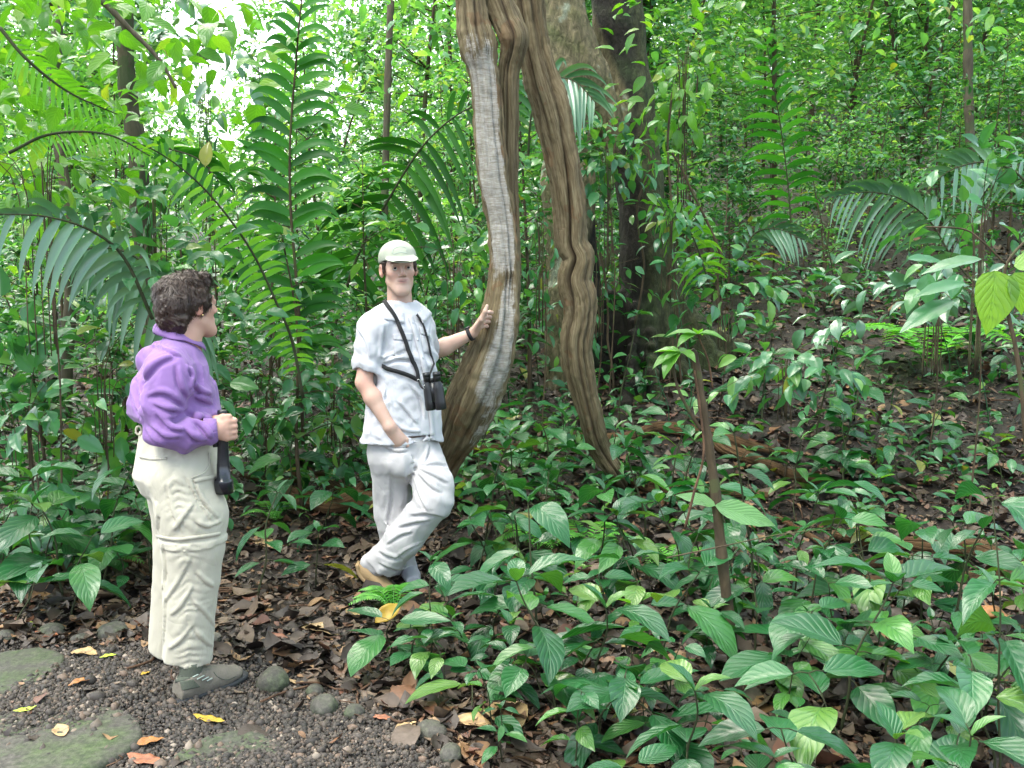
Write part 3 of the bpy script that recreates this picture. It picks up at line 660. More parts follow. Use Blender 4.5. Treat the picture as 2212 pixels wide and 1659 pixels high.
    for pts, rr in (([(705, 492), (820, 474), (930, 500)], .009), ([(700, 525), (800, 562), (900, 625)], .008), ([(685, 560), (770, 642), (860, 695)], .008), ([(650, 600), (690, 720), (745, 830)], .009), ([(648, 425), (655, 500), (655, 570)], .010), ([(490, 560), (480, 780), (440, 1010)], .007), ([(640, 868), (760, 852), (890, 885)], .008), ([(540, 955), (650, 922), (770, 905)], .007), ([(395, 1140), (470, 1172), (560, 1190)], .009), ([(520, 1195), (600, 1130), (720, 1070)], .008), ([(770, 340), (760, 400), (740, 470)], .006), ([(440, 350), (520, 385), (610, 380)], .005), ([(460, 1080), (560, 1010), (640, 990)], .006), ([(400, 1225), (520, 1270), (640, 1262)], .007)): crease(G, _b, [c4(*p) for p in pts], rr)
    G.cone(aR-norm(aR-kR)*.02, aR+norm(aR-kR)*.08, .068, .074, .006, 's')
    GV, GF = G.mesh(); pants = child('trousers', (GV, GF), M['greypants'], root, base); gb = bvh_of(GV, GF)
    child('pocket_edge', straps(gb, [(834, 950), (842, 960), (858, 966), (874, 964), (886, 954)], .010, .006, .005, 30), M['greypants'], pants, base)
    # shoes: tan one raised on its toe, grey one flat
    B = SDF(P(745, 1290, 4.8), P(880, 1190, 5.25), .005)
    a = P(806, 1222, 5.03); toe = P(838, 1272, 4.98); B.cone(a, P(800, 1236, 5.03), .045, .042, .03); B.cone(P(793, 1232, 5.03), toe, .043, .034, .02); B.cone(P(783, 1222, 5.03), P(793, 1240, 5.03), .032, .034, .02)
    child('shoe', B.mesh(), M['tanboot'], root, base)
    so = P(782, 1226, 5.01); child('sole', ribbon(np.array([P(773, 1216, 5.03), P(778, 1236, 5.03), P(795, 1256, 5.02), P(822, 1278, 4.99)]), .075, .016, np.array([-.6, .0, -.5]), 16), M['tanboot'], root, base)
    g = np.array([*P(878, 1270, 5.2)[:2], float(H(P(878, 1270, 5.2)[0], 5.2))])
    B = SDF(g-[.22, .3, .05], g+[.22, .2, .2], .005); B.cone(g+[0, .03, .09], g+[0, .03, .04], .045, .048, .03); B.loft(g+[0, 0.07, .035], g+[.06, -.2, .03], l, [(0, .04, .04, 0, 0), (.6, .05, .035, 0, 0), (1, .035, .025, 0, 0)], .03)
    child('shoe', B.mesh(), M['greyboot'], root, base)
    # wristwatch on the left wrist
    w = P(1016, 722, 5.362); dw = norm(wrL-elL); e1 = norm(np.cross(dw, [0, 1, 0])); e2 = np.cross(dw, e1)
    pts = np.array([w+.035*(math.cos(t)*e1+math.sin(t)*e2) for t in np.linspace(0, 2*np.pi, 28)])
    wt = child('wristwatch', ribbon(pts, .02, .004, np.array([norm(p-w) for p in pts]), 56), M['strap'], root, base)
    V2, F2 = lathe([(.0001, 0), (.017, 0), (.018, .004), (.015, .009), (.0001, .009)], 20); child('watch_case', (orient(V2, w+e1*.034, e1), F2), M['black'], wt, base)
    # binoculars on their harness: a thing of its own
    bc = P(937, 846, 4.915); b0 = bc-[0, 0, .09]
    br = empty('binoculars', b0); tag(br, 'black binoculars hanging on a chest harness over the pale shirt', 'binoculars')
    dn = norm(np.array([.12, .02, -1.])); sx = norm(np.cross(dn, [0, 1, 0]))*-1
    for sgn in (-1, 1):
        c0 = bc+sx*sgn*.026-dn*.085+np.array([0, .012*sgn, 0])
        prof = [(.0001, .0), (.017, 0), (.019, .004), (.019, .03), (.015, .032), (.015, .036), (.021, .045), (.0255, .07), (.0265, .13), (.0275, .135), (.0275, .172), (.0255, .176), (.023, .170), (.0001, .168)]
        V2, F2 = lathe(prof, 24); child('barrel', (orient(V2, c0, dn), F2), M['black'], br, b0)
        V2, F2 = lathe([(.0155, -.012), (.0195, -.012), (.020, .008), (.0155, .008), (.0155, -.012)], 24); child('eyepiece', (orient(V2, c0, dn), F2), M['black'], br, b0)
    V2, F2, _ = tube(np.array([bc-dn*.045, bc+dn*.05]), .017, 14); child('hinge', (V2, F2), M['black'], br, b0)
    V2, F2 = lathe([(.0001, 0), (.011, 0), (.0125, .003), (.0125, .02), (.0001, .021)], 16); child('focus_wheel', (orient(V2, bc-dn*.068, dn), F2), M['black'], br, b0)
    child('strap', straps(tb, cvt([(425, 500), (470, 570), (535, 680), (585, 790), (640, 940), (690, 1060), (715, 1165)]), .021, .012, .003, 60), M['strap'], br, b0)
    child('strap', straps(tb, cvt([(695, 655), (745, 735), (780, 850), (805, 960), (828, 1040)]), .012, .012, .003, 50), M['strap'], br, b0)
    child('strap', straps(tb, cvt([(425, 1055), (520, 1080), (620, 1110), (715, 1160)]), .021, .012, .003, 40), M['strap'], br, b0)
    p1, _ = onsurf(tb, *cvt([(715, 1165)])[0], .012); p2, _ = onsurf(tb, *cvt([(828, 1040)])[0], .012)
    child('strap', ribbon(np.array([p1, (p1+bc)/2+[-.01, -.01, -.01], bc-sx*.035-dn*.04]), .010, .003, np.array([0, -1., 0]), 16), M['strap'], br, b0)
    child('strap', ribbon(np.array([p2, p2*.4+(bc+sx*.03-dn*.05)*.6+[0, -.01, 0], bc+sx*.035-dn*.04]), .010, .003, np.array([0, -1., 0]), 16), M['strap'], br, b0)
    for q in (p1, bc-sx*.04-dn*.03, bc+sx*.04-dn*.03):
        t = np.linspace(0, 2*np.pi, 17); V2, F2, _ = tube(np.stack([q[0]+.008*np.cos(t), q[1]-.004+0*t, q[2]+.008*np.sin(t)], 1), .0016, 6); child('ring', (V2, F2), M['metal'], br, b0)
def rotx(d):
    c, s_ = math.cos(R(d)), math.sin(R(d)); return np.array([[1, 0, 0], [0, c, -s_], [0, s_, c]])
_rx2 = rotx
def C_plane(S, p0, n):
    g = [np.arange(k)*S.h+o for k, o in zip(S.n, S.lo)]; n = norm(n)
    return (g[0][:, None, None]-p0[0])*n[0]+(g[1][None, :, None]-p0[1])*n[1]+(g[2][None, None, :]-p0[2])*n[2]

def make_person_woman():
    cv = lambda x, y: (224+x*.3279, 544+y*.3279); c2 = lambda x, y: (224+x*.386, 928+y*.386)
    heel, toe = hit(374, 1516), hit(508, 1470)
    base = np.array([*((heel+toe)/2)[:2]-np.array([.06, 0]), 0.]); root = empty('person', base)
    tag(root, 'short haired woman in a purple shirt and pale trousers seen from behind', 'person')
    ph = R(30); f = np.array([math.cos(ph), math.sin(ph), 0]); r = np.array([math.sin(ph), -math.cos(ph), 0]); l = -r; z = np.array([0, 0, 1.])
    a_ = R(50); fh = np.array([math.cos(a_), math.sin(a_), .10]); s = 1.0
    hc = P(406, 663, 3.78); L, ax = head_frame(hc, fh, (-.1, 0, 1), s)
    shR, elR, wrR = P(360, 800, 3.60), P(352, 925, 3.555), P(466, 929, 3.60)
    shL, elL, wrL = P(352, 800, 3.60)+l*.32+f*.03, P(385, 905, 4.0), P(455, 900, 3.86)
    S = SDF(np.minimum(P(240, 990, 3.4), P(240, 990, 4.2)), np.maximum(P(535, 570, 4.2), P(535, 570, 3.4)), .0042)
    S.loft(P(375, 950, 3.78), P(395, 740, 3.78), l, [(0, .13, .10, 0, 0), (.5, .14, .10, 0, 0), (.9, .12, .07, 0, 0), (1, .06, .05, 0, 0)], .03)
    build_head(S, L, ax, s, False); S.cone(L(0, -.03, -.1), P(395, 745, 3.78), .052, .06, .03)
    S.path([shR, elR], [.045, .04], .03); S.path([elR, elR*.6+wrR*.4, wrR], [.04, .042, .027], .02)
    S.path([shL, elL], [.045, .04], .03); S.path([elL, wrL], [.04, .027], .02)
    # right hand grips the scope: palm on the camera side, fingers closing behind it
    tc = P(486, 925, 3.655); ta = norm(P(480, 885, 3.655)-P(484, 1062, 3.66)); e1 = norm(np.array([-1., -.15, 0])); e2 = norm(np.cross(ta, e1)); e2 = e2 if e2[1] < 0 else -e2
    def ring(th, off, rr): return tc+ta*off+rr*(math.cos(R(th))*e1+math.sin(R(th))*e2)
    for i, o in enumerate((.030, .010, -.011, -.030)):
        k = [1, 1.05, 1, .9][i]; kn = ring(105, o, .040+.002*(i in (1, 2)))
        S.cone(wrR+(kn-wrR)*.12+ta*o*.35, kn, .019, .0135, .014)
        S.path([kn, ring(148, o, .042*k), ring(200, o-.003, .036), ring(245, o-.005, .030)], [.0125, .0112, .0102, .0088], .005)
    S.path([wrR+ta*.02, ring(50, .036, .036), ring(85, .046, .036), ring(125, .050, .037)], [.018, .0145, .012, .0095], .01)
    for i, o in enumerate((.02, .0, -.02, -.04)):
        kn = ring(-40, o+.01, .045); S.cone(wrL, kn, .018, .0125, .014); S.path([kn, ring(-90, o+.01, .04), ring(-140, o+.01, .036)], [.0115, .010, .009], .005)
    S.path([wrL, ring(-20, .03, .045), ring(-10, .04, .035)], [.016, .012, .01], .008)
    V, Fq = S.mesh(); skin = np.array([.60, .36, .27]); col = np.tile(skin, (len(V), 1)); paint_head(V, col, hc, ax, s, skin, False)
    child('body', (V, Fq), M['skin'], root, base, col); eyes(root, base, L, ax, s, fh)
    V2, F2 = lathe([(.0001, -.004), (.003, -.003), (.004, 0), (.003, .003), (.0001, .004)], 10); child('earring', (orient(V2, L(-.088, .002, -.036), -ax[0]), F2), M['pearl'], root, base)
    # hair: a thick short shock with curls
    Hs = SDF(hc-.19, hc+.19, .0035)
    Hs.ell(L(0, -.030, .036), np.array([.088, .099, .096])*s, ax, .02); Hs.ell(L(0, -.066, -.03), np.array([.074, .056, .075])*s, ax, .03); Hs.ell(L(0, .035, .085), np.array([.075, .075, .045])*s, ax, .03)
    for x in (-1, 1): Hs.ell(L(x*.072, .012, .02), np.array([.024, .04, .05])*s, ax, .02)
    Hs.ell(L(0, .095, -.035), np.array([.105, .062, .090])*s, ax, .015, 's'); Hs.ell(L(0, .03, -.11), np.array([.14, .085, .085])*s, ax, .015, 's')
    for x in (-1, 1): Hs.ell(L(x*.088, .006, -.012), np.array([.022, .019, .024])*s, ax, .01, 's')
    Hs.field(lambda q: wob(q, 60, .006, 31)+wob(q, 170, .005, 32)+wob(q, 330, .0025, 33))
    HV, HF = Hs.mesh(); hair = child('hair', (HV, HF), M['hair'], root, base)
    A = Acc(); g = np.random.default_rng(5); ii = g.integers(0, len(HV), 7000); q = (HV[ii]-hc)@ax
    nn = norm(HV[ii]-L(0, -.03, .02)); grow = norm(-ax[2]*.8-ax[1]*.35+g.normal(size=(7000, 3))*.3)
    for kk, (p, n_, gr) in enumerate(zip(HV[ii], nn, grow)):
        ln = g.uniform(.014, .032); d = norm(gr-n_*(gr@n_)+n_*.15); b = norm(np.cross(d, n_)); t = np.linspace(0, 1, 5)[:, None]
        cu = g.uniform(-.25, .25); C = p-n_*.002+d*ln*t+b*ln*cu*t*t+n_*ln*(.22*t-.3*t*t); w = .0013*(1-t*.8)
        V_ = np.stack([C-b*w, C+b*w], 1).reshape(-1, 3); i = np.arange(4)*2; A.add(V_, np.stack([i, i+1, i+3, i+2], -1))
    A.build('hair_strands', M['hairtip'], hair, base=base)
    # shirt
    T = SDF(np.minimum(P(235, 1000, 3.35), P(235, 1000, 4.3)), np.maximum(P(490, 655, 4.3), P(490, 655, 3.35)), .0055)
    T.loft(P(372, 918, 3.77), P(392, 728, 3.79), l, [(0, .165, .130, 0, 0), (.08, .195, .166, 0, 0), (.2, .205, .172, 0, 0), (.5, .192, .148, 0, .004), (.75, .168, .106, 0, .004), (.9, .118, .074, 0, 0), (1, .070, .064, 0, 0)], .03, 'u', 2.2)
    T.cone(shR, P(366, 840, 3.585), .078, .076, .04); T.path([P(362, 838, 3.58), P(350, 880, 3.56), P(352, 922, 3.555)], [.076, .073, .072], .04)
    T.path([P(352, 928, 3.555), P(392, 934, 3.565), P(432, 932, 3.585)], [.070, .062, .048], .035); T.cone(P(432, 932, 3.585), P(464, 929, 3.60), .046, .040, .015, 'u', 1)
    T.cone(P(380, 750, 3.74), shR, .048, .070, .04); T.path([shL, elL], [.07, .065], .04); T.cone(elL, wrL, .065, .042, .03, 'u', 1); T.cone(P(388, 750, 3.83), shL, .046, .06, .04)
    def sf(q):
        o = wob(q*[1, 1, .7], 20, .005, 41)+wob(q, 60, .0022, 42)+ridge(q, 17, .014, 43)+ridge(q*[1, 1, .6], 34, .008, 44)
        d = q-elR; rr = np.linalg.norm(d, axis=1); o += .009*np.sin(d[:, 2]*62-d[:, 0]*45+2*np.sin(d[:, 0]*20))*np.exp(-(rr/.11)**2)
        d = q-shR; rr = np.linalg.norm(d, axis=1); o += .006*np.sin(d[:, 0]*55+d[:, 2]*35)*np.exp(-(rr/.12)**2)
        m = P(440, 880, 3.65); d = q-m; o += .006*np.sin(d[:, 2]*75+d[:, 0]*25)*np.exp(-(np.linalg.norm(d, axis=1)/.1)**2)
        m = P(300, 870, 3.75); d = q-m; o += .005*np.sin(d[:, 0]*60+d[:, 1]*40+d[:, 2]*14)*np.exp(-(np.linalg.norm(d, axis=1)/.13)**2); return o
    T.field(sf)
    # creases: armhole and elbow
    CW = [([(262, 870), (300, 800), (360, 738), (470, 702)], .011), ([(300, 960), (380, 935), (450, 965), (540, 1042)], .008), ([(545, 1050), (480, 1092), (400, 1135)], .010), ([(350, 1080), (430, 1160), (520, 1190)], .007), ([(300, 1150), (400, 1222), (480, 1232)], .007), ([(548, 1058), (640, 1090), (752, 1098)], .012), ([(595, 870), (640, 928), (700, 950)], .007), ([(610, 970), (660, 985), (715, 1010)], .007), ([(560, 750), (590, 830), (585, 900)], .006), ([(190, 720), (225, 900), (250, 1050)], .008), ([(165, 900), (205, 1010), (240, 1090)], .007), ([(600, 1120), (670, 1180), (690, 1230)], .007), ([(540, 1180), (600, 1235), (660, 1250)], .006), ([(330, 1010), (420, 1040), (500, 1060)], .006), ([(320, 620), (400, 640), (500, 690)], .005), ([(480, 760), (500, 860), (545, 960)], .006), ([(280, 1180), (330, 1240), (400, 1280)], .006)]
    creases.clear(); creases.extend(([cv(*p) for p in pts], rr) for pts, rr in CW)
    V0, F0 = T.mesh(); b0 = bvh_of(V0, F0)
    for pts, rr in creases:
        crease(T, b0, pts, rr)
    T.ell(P(398, 722, 3.785), (.06, .06, .045), None, .01, 's')
    TV, TF = T.mesh(); shirt = child('shirt', (TV, TF), M['purple'], root, base); tb = bvh_of(TV, TF)
    child('collar', collar_mesh(P(386, 722, 3.785), l, f, [(.048, .078), (.018, .078), (-.040, .080)], [(.010, .090), (-.018, .100), (-.085, .104)], R(150), th=.003, bv=tb), M['purple'], shirt, base)
    cq = P(452, 930, 3.597); cd_ = norm(P(464, 929, 3.60)-P(432, 932, 3.585)); ee = norm(np.cross(cd_, [0, 0, 1.])); e3 = np.cross(cd_, ee)
    cp = np.array([cq+cd_*.006+.043*(math.cos(t)*ee+math.sin(t)*e3) for t in np.linspace(0, 2*np.pi, 28)])
    child('cuff', ribbon(cp, .046, .004, np.array([norm(p-cq) for p in cp]), 56), M['purple'], shirt, base)
    # trousers
    G = SDF(np.minimum(P(250, 1480, 3.4), P(250, 1480, 4.3)), np.maximum(P(510, 905, 4.3), P(510, 905, 3.4)), .006)
    G.loft(P(388, 1085, 3.78), P(378, 925, 3.77), l, [(0, .10, .09, 0, 0), (.18, .16, .14, 0, 0), (.4, .192, .158, 0, .008), (.75, .18, .145, 0, .0), (1, .160, .135, 0, 0)], .04)
    hR, kR, aR = P(390, 1030, 3.66), P(417, 1180, 3.66), P(405, 1424, 3.69)
    hL, kL, aL = P(378, 1030, 3.90), P(392, 1180, 3.93), P(372, 1402, 3.98)
    G.cone(hR, P(412, 1110, 3.67), .122, .122, .05); G.path([P(412, 1110, 3.67), kR], [.12, .107], .05); G.cone(kR, aR, .106, .098, .03, 'u', 1)
    G.cone(hL, kL, .12, .105, .05); G.cone(kL, aL, .104, .098, .03, 'u', 1)
    def pf(q):
        o = wob(q*[1, 1, .5], 18, .006, 51)+wob(q*[1, 1, 1.2], 45, .002, 52)+ridge(q*[1, 1, .4], 18, .008, 53)
        # gathered side seam: chevron folds climbing the leg
        sx = np.interp(q[:, 2], [0, .2, .5, .75, .95], [P(418, 1430, 3.7)[0], P(424, 1300, 3.7)[0], P(430, 1200, 3.7)[0], P(420, 1060, 3.7)[0], P(402, 1010, 3.7)[0]])
        d = np.abs(q[:, 0]-sx); near = (q[:, 1] < 3.74)
        o += near*(.0028*(1-2*np.abs(np.sin(q[:, 2]*82+d*55+np.sin(q[:, 2]*31)*1.5+wob(q, 25, 2.2, 54))))*np.exp(-(d/.05)**2)+.0015*np.exp(-(d/.006)**2)*np.sin(q[:, 2]*330))
        zb = np.abs(q[:, 2]-(P(400, 1160, 3.7)[2])-.02*(q[:, 0]-kR[0])); o -= near*.006*(zb < .014); return o
    G.field(pf)
    _b = bvh_of(*G.mesh())
    for pts, rr in (([(470, 280), (520, 370), (600, 510)], .007), ([(510, 300), (560, 400), (640, 500)], .006), ([(520, 520), (580, 545), (655, 520)], .008), ([(290, 400), (300, 470), (305, 560)], .009), ([(430, 560), (380, 440), (360, 300)], .006), ([(330, 640), (345, 800), (330, 900)], .009), ([(490, 720), (420, 850), (350, 960)], .007), ([(500, 880), (440, 980), (380, 1040)], .007), ([(500, 960), (560, 1020), (620, 1100)], .006), ([(520, 800), (570, 850), (610, 880)], .006), ([(495, 1100), (430, 1180), (370, 1230)], .006), ([(510, 1120), (560, 1180), (615, 1220)], .006), ([(500, 420), (440, 500), (400, 560)], .006), ([(335, 830), (345, 1000), (335, 1200)], .007)): crease(G, _b, [c2(*p) for p in pts], rr*.42)
    for k_, a_2 in ((kR, aR), (kL, aL)): d = norm(a_2-k_); G.cone(a_2-d*.02, a_2+d*.10, .080, .084, .006, 's')
    GV, GF = G.mesh(); pants = child('trousers', (GV, GF), M['khaki'], root, base); gb = bvh_of(GV, GF)
    child('knee_zip_band', straps(gb, [c2(300, 595), c2(400, 612), c2(500, 603), c2(580, 592), c2(648, 580)], .014, .004, .004, 50), M['khaki'], pants, base)
    child('pocket_edge', straps(gb, [c2(585, 130), c2(590, 190), c2(560, 240), c2(490, 270)], .006, .003, .003, 30), M['khaki'], pants, base)
    child('pocket_flap', straps(gb, [c2(500, 290), c2(560, 275), c2(630, 262)], .016, .004, .003, 20), M['khaki'], pants, base)
    child('pocket_edge', straps(gb, [c2(205, 150), c2(280, 165), c2(355, 163)], .009, .004, .003, 20), M['khaki'], pants, base)
    wb, _ = surfline(gb, [(296, 942), (310, 948), (335, 955)], .004, 14)
    t = np.linspace(0, 2*np.pi, 17); lp = P(300, 930, 3.70); V2, F2, _ = tube(np.stack([lp[0]+.011*np.cos(t), lp[1]+0*t, lp[2]+.016*np.sin(t)], 1), .004, 6); child('belt_loop', (V2, F2), M['khaki'], pants, base)
    # boots
    def boot(hp, tp, ank, vis=True):
        d = norm((tp-hp)*[1, 1, 0]); sd = np.cross(z, d); g = hp*[1, 1, 0]
        B = SDF(g-[.16, .16, .02]-np.abs(d)*.1, g+[.16, .16, .22]+np.abs(d)*.32, .004)
        B.loft(g+z*.05+d*.0, g+z*.042+d*.285, sd, [(0, .034, .042, 0, 0), (.25, .037, .048, 0, 0), (.5, .042, .046, 0, 0), (.75, .047, .037, 0, 0), (.92, .040, .030, 0, 0), (1, .02, .018, 0, 0)], .02)
        B.cone(g+z*.07+d*.055, g+z*.10+d*.052, .043, .044, .03, 'u', 1); B.cone(g+z*.09+d*.07, g+z*.06+d*.19, .034, .03, .03)
        B.field(lambda q: wob(q, 80, .001, 61)); o = child('boot', B.mesh(), M['boot'], root, base)
        tt = np.linspace(0, 1, 30); pr = []; sole = SDF(g-[.16, .16, .03]-np.abs(d)*.1, g+[.16, .16, .1]+np.abs(d)*.32, .004)
        sole.loft(g+z*.012-d*.02, g+z*.016+d*.31, sd, [(0, .035, .016, 0, 0), (.2, .040, .016, 0, 0), (.45, .040, .014, 0, 0), (.75, .051, .015, 0, 0), (.93, .042, .014, 0, .004), (1, .022, .010, 0, .008)], .01, 'u', 3)
        child('sole', sole.mesh(), M['sole'], o, base)
        Lb = bvh_of(*B.mesh())
        V2, F2, _ = tube(spline([g+z*.08+d*.062, g+z*.15+d*.062], 6), .043, 20); child('sock', (V2, F2), M['bootgreen'], o, base)
        if vis:
            for q4 in ([c2(425, 1408), c2(500, 1398), c2(540, 1440), c2(440, 1462)],): A_, Fp = patch(Lb, q4, .0015, .001); child('side_panel', (A_, Fp), M['bootgreen'], o, base)
            for q4 in ([c2(378, 1352), c2(480, 1352), c2(486, 1392), c2(372, 1425)],): A_, Fp = patch(Lb, q4, .0015, .001); child('ankle_panel', (A_, Fp), M['bootgreen'], o, base)
            for l4 in ([c2(498, 1388), c2(530, 1372)], [c2(520, 1396), c2(560, 1376)], [c2(548, 1402), c2(585, 1384)], [c2(575, 1406), c2(605, 1390)]): child('lace', straps(Lb, l4, .004, .003, .003, 8), M['capmark'], o, base)
            child('toe_seam', straps(Lb, [c2(615, 1355), c2(640, 1385), c2(690, 1400), c2(740, 1380)], .003, .001, .001, 16), M['bootgreen'], o, base)
        return o, g, d, sd
    o, g, d, sd = boot(heel+norm((toe-heel)*[1, 1, 0])*.02, toe, aR)
    bl = hit(368, 1482); boot(np.array([aL[0]-.04, aL[1]-.02, 0]), np.array([aL[0]-.04, aL[1]-.02, 0])+d*.3, aL, False)
    # spotting scope: a thing of its own
    top, bot = P(480, 886, 3.655), P(484, 1064, 3.665); dn = norm(bot-top); Ls = np.linalg.norm(bot-top)
    sr = empty('spotting_scope', bot); tag(sr, 'long black spotting scope held upright in the hand of the purple shirted woman', 'telescope')
    V2, F2 = lathe([(.0001, .04), (.019, .04), (.0195, .1), (.0205, .15), (.023, .20), (.024, .205), (.026, Ls-.055), (.0335, Ls-.050), (.035, Ls-.045), (.035, Ls), (.032, Ls), (.031, Ls-.03), (.0001, Ls-.03)], 32)
    child('tube', (orient(V2, top, dn), F2), M['blackm'], sr, bot)
    V2, F2 = lathe([(.0001, 0), (.015, 0), (.0175, .003), (.0175, .018), (.0155, .02), (.0155, .024), (.019, .026), (.0195, .045), (.0001, .046)], 24); child('eyepiece', (orient(V2, top, dn), F2), M['black'], sr, bot)
    c = top+dn*.13; V2, F2, _ = tube(np.array([c+[-.02, 0, 0], c+[-.036, 0, -.002]]), .009, 12); child('focus_knob', (V2, F2), M['black'], sr, bot)

# ---------------- the ground ----------------
def terrain():
    xs = np.concatenate([np.linspace(-60, -6, 40)[:-1], np.linspace(-6, 8, 281), np.linspace(8, 60, 40)[1:]])
    ys = np.concatenate([np.linspace(-12, 2, 20)[:-1], np.linspace(2, 12, 201), np.linspace(12, 90, 70)[1:]])
    X, Y = np.meshgrid(xs, ys, indexing='ij'); Z = H(X, Y)
    q = np.stack([X, Y, 0*X], -1).reshape(-1, 3); fine = np.exp(-((Y.ravel()-5)/9)**2)
    Z = Z.ravel()+fine*np.where((q[:, 1] < 4.3) & (q[:, 0] < .1), .35, 1)*(wob(q, 14, .010, 71)+wob(q, 38, .006, 72))-.006
    nx, ny = X.shape; i, j = np.meshgrid(np.arange(nx-1), np.arange(ny-1), indexing='ij'); a = (i*ny+j).ravel()
    V = np.stack([X.ravel(), Y.ravel(), Z], 1); o = link('ground', mkmesh('ground', V, np.stack([a, a+ny, a+ny+1, a+1], -1), M['ground'])); tag(o, 'dark leaf littered forest floor rising to the right', kind='structure')
terrain()
def region_gravel(u, v):
    """gravel shows at the lower left of the view"""
    e = np.interp(u, [0, 300, 560, 780, 900, 1010], [1405, 1400, 1440, 1510, 1580, 1700]); return v > e
# pebbles
def gravel():
    N = 70000; x = rng.uniform(-2.6, .0, N); y = rng.uniform(2.95, 4.45, N); z = H(x, y); u, v = proj(np.stack([x, y, z], 1))
    m = region_gravel(u+rng.normal(size=N)*25, v+rng.normal(size=N)*16) & (u > -60) & (v < 1760); x, y, z = x[m], y[m], z[m]; n = len(x)
    ico = norm(np.array([[0, 1, 1.618], [0, -1, 1.618], [0, 1, -1.618], [0, -1, -1.618], [1, 1.618, 0], [-1, 1.618, 0], [1, -1.618, 0], [-1, -1.618, 0], [1.618, 0, 1], [-1.618, 0, 1], [1.618, 0, -1], [-1.618, 0, -1]]))
    f = np.array([[0, 1, 8], [0, 8, 4], [0, 4, 5], [0, 5, 9], [0, 9, 1], [1, 6, 8], [8, 6, 10], [8, 10, 4], [4, 10, 2], [4, 2, 5], [5, 2, 11], [5, 11, 9], [9, 11, 7], [9, 7, 1], [1, 7, 6], [3, 6, 7], [3, 10, 6], [3, 2, 10], [3, 11, 2], [3, 7, 11]])
    sz = .0034*np.exp(rng.normal(size=n)*.5)+.002
    V = ico[None]*(1+rng.normal(size=(n, 12, 1))*.18)*sz[:, None, None]*(.6+rng.random((n, 1, 3))*.9)
    V = V+np.stack([x, y, z+sz*.3-.004+rng.random(n)*.007], 1)[:, None]
    A = Acc(); A.add(V.reshape(-1, 3), (f[None]+np.arange(n)[:, None, None]*12).reshape(-1, 3), None, np.repeat(rng.random(n), 12)); o = A.build('gravel', M['gravel'], smooth=False); tag(o, 'dark crushed gravel of the path around the stepping slabs', kind='stuff')
gravel()
# litter
DEAD = []
for k in range(7):
    V, Fq, uv = leaf_t(4, 2, [.45, .55, .35, .5, .6, .42, .7][k], [.45, .5, .4, .55, .5, .45, .5][k], 0, 0, 0, .5, 0); g = np.random.default_rng(k)
    V[:, 1] -= .5; cx, cy = g.uniform(-1.3, 1.6, 2); V[:, 2] += cx*V[:, 0]**2*2.2+cy*(V[:, 1]**2)*.8+g.normal(size=len(V))*.035; V[:, 0] += g.normal(size=len(V))*.02; DEAD.append((V, Fq, uv))
def litter():
    N = 92000; y = 2.6+15*rng.random(N)**1.5; x = (rng.random(N)-.5)*(1.3*y+2.2); z = H(x, y); u, v = proj(np.stack([x, y, z], 1)); g = region_gravel(u, v)
    keep = (~g | (rng.random(N) < .022)) & (rng.random(N) < np.clip(1.35-y*.06, .15, 1)); x, y, z = x[keep], y[keep], z[keep]; n = len(x)
    nr = norm(np.stack([rng.normal(size=n)*.3, rng.normal(size=n)*.3, np.ones(n)], 1)); al = rdir(n)*[1, 1, .25]; A = Acc()
    sc = np.exp(rng.normal(size=n)*.6)*.045
    scatter(A, DEAD, np.stack([x, y, z+.006+rng.random(n)*.018], 1), al, nr, np.clip(sc, .02, .18), np.clip(rng.random(n)**1.15*(.97), 0, .97))
    o = A.build('leaf_litter', M['dead'], smooth=True); tag(o, 'brown and grey dead leaves carpeting the forest floor', kind='stuff')
litter()
def twigs():
    A = Acc()
    for k in range(420):
        y = 3.2+8*rng.random()**1.3; x = (rng.random()-.5)*1.1*y; u, v = proj([x, y, float(H(x, y))])
        if region_gravel(u, v) and rng.random() < .8: continue
        ln = rng.uniform(.08, .4); a = rng.uniform(0, math.pi*2); d = np.array([math.cos(a), math.sin(a), 0]); c = np.array([x, y, 0]); pts = [c+d*ln*t+np.array([-d[1], d[0], 0])*rng.normal()*.02 for t in (0, .33, .66, 1)]
        pts = spline(pts, 7); pts[:, 2] = H(pts[:, 0], pts[:, 1])+.018; V, Fq, uv = tube(pts, rng.uniform(.002, .006), 5); A.add(V, Fq, uv)
    o = A.build('twigs', M['root']); tag(o, 'thin broken twigs scattered through the dead leaves', kind='stuff')
twigs()

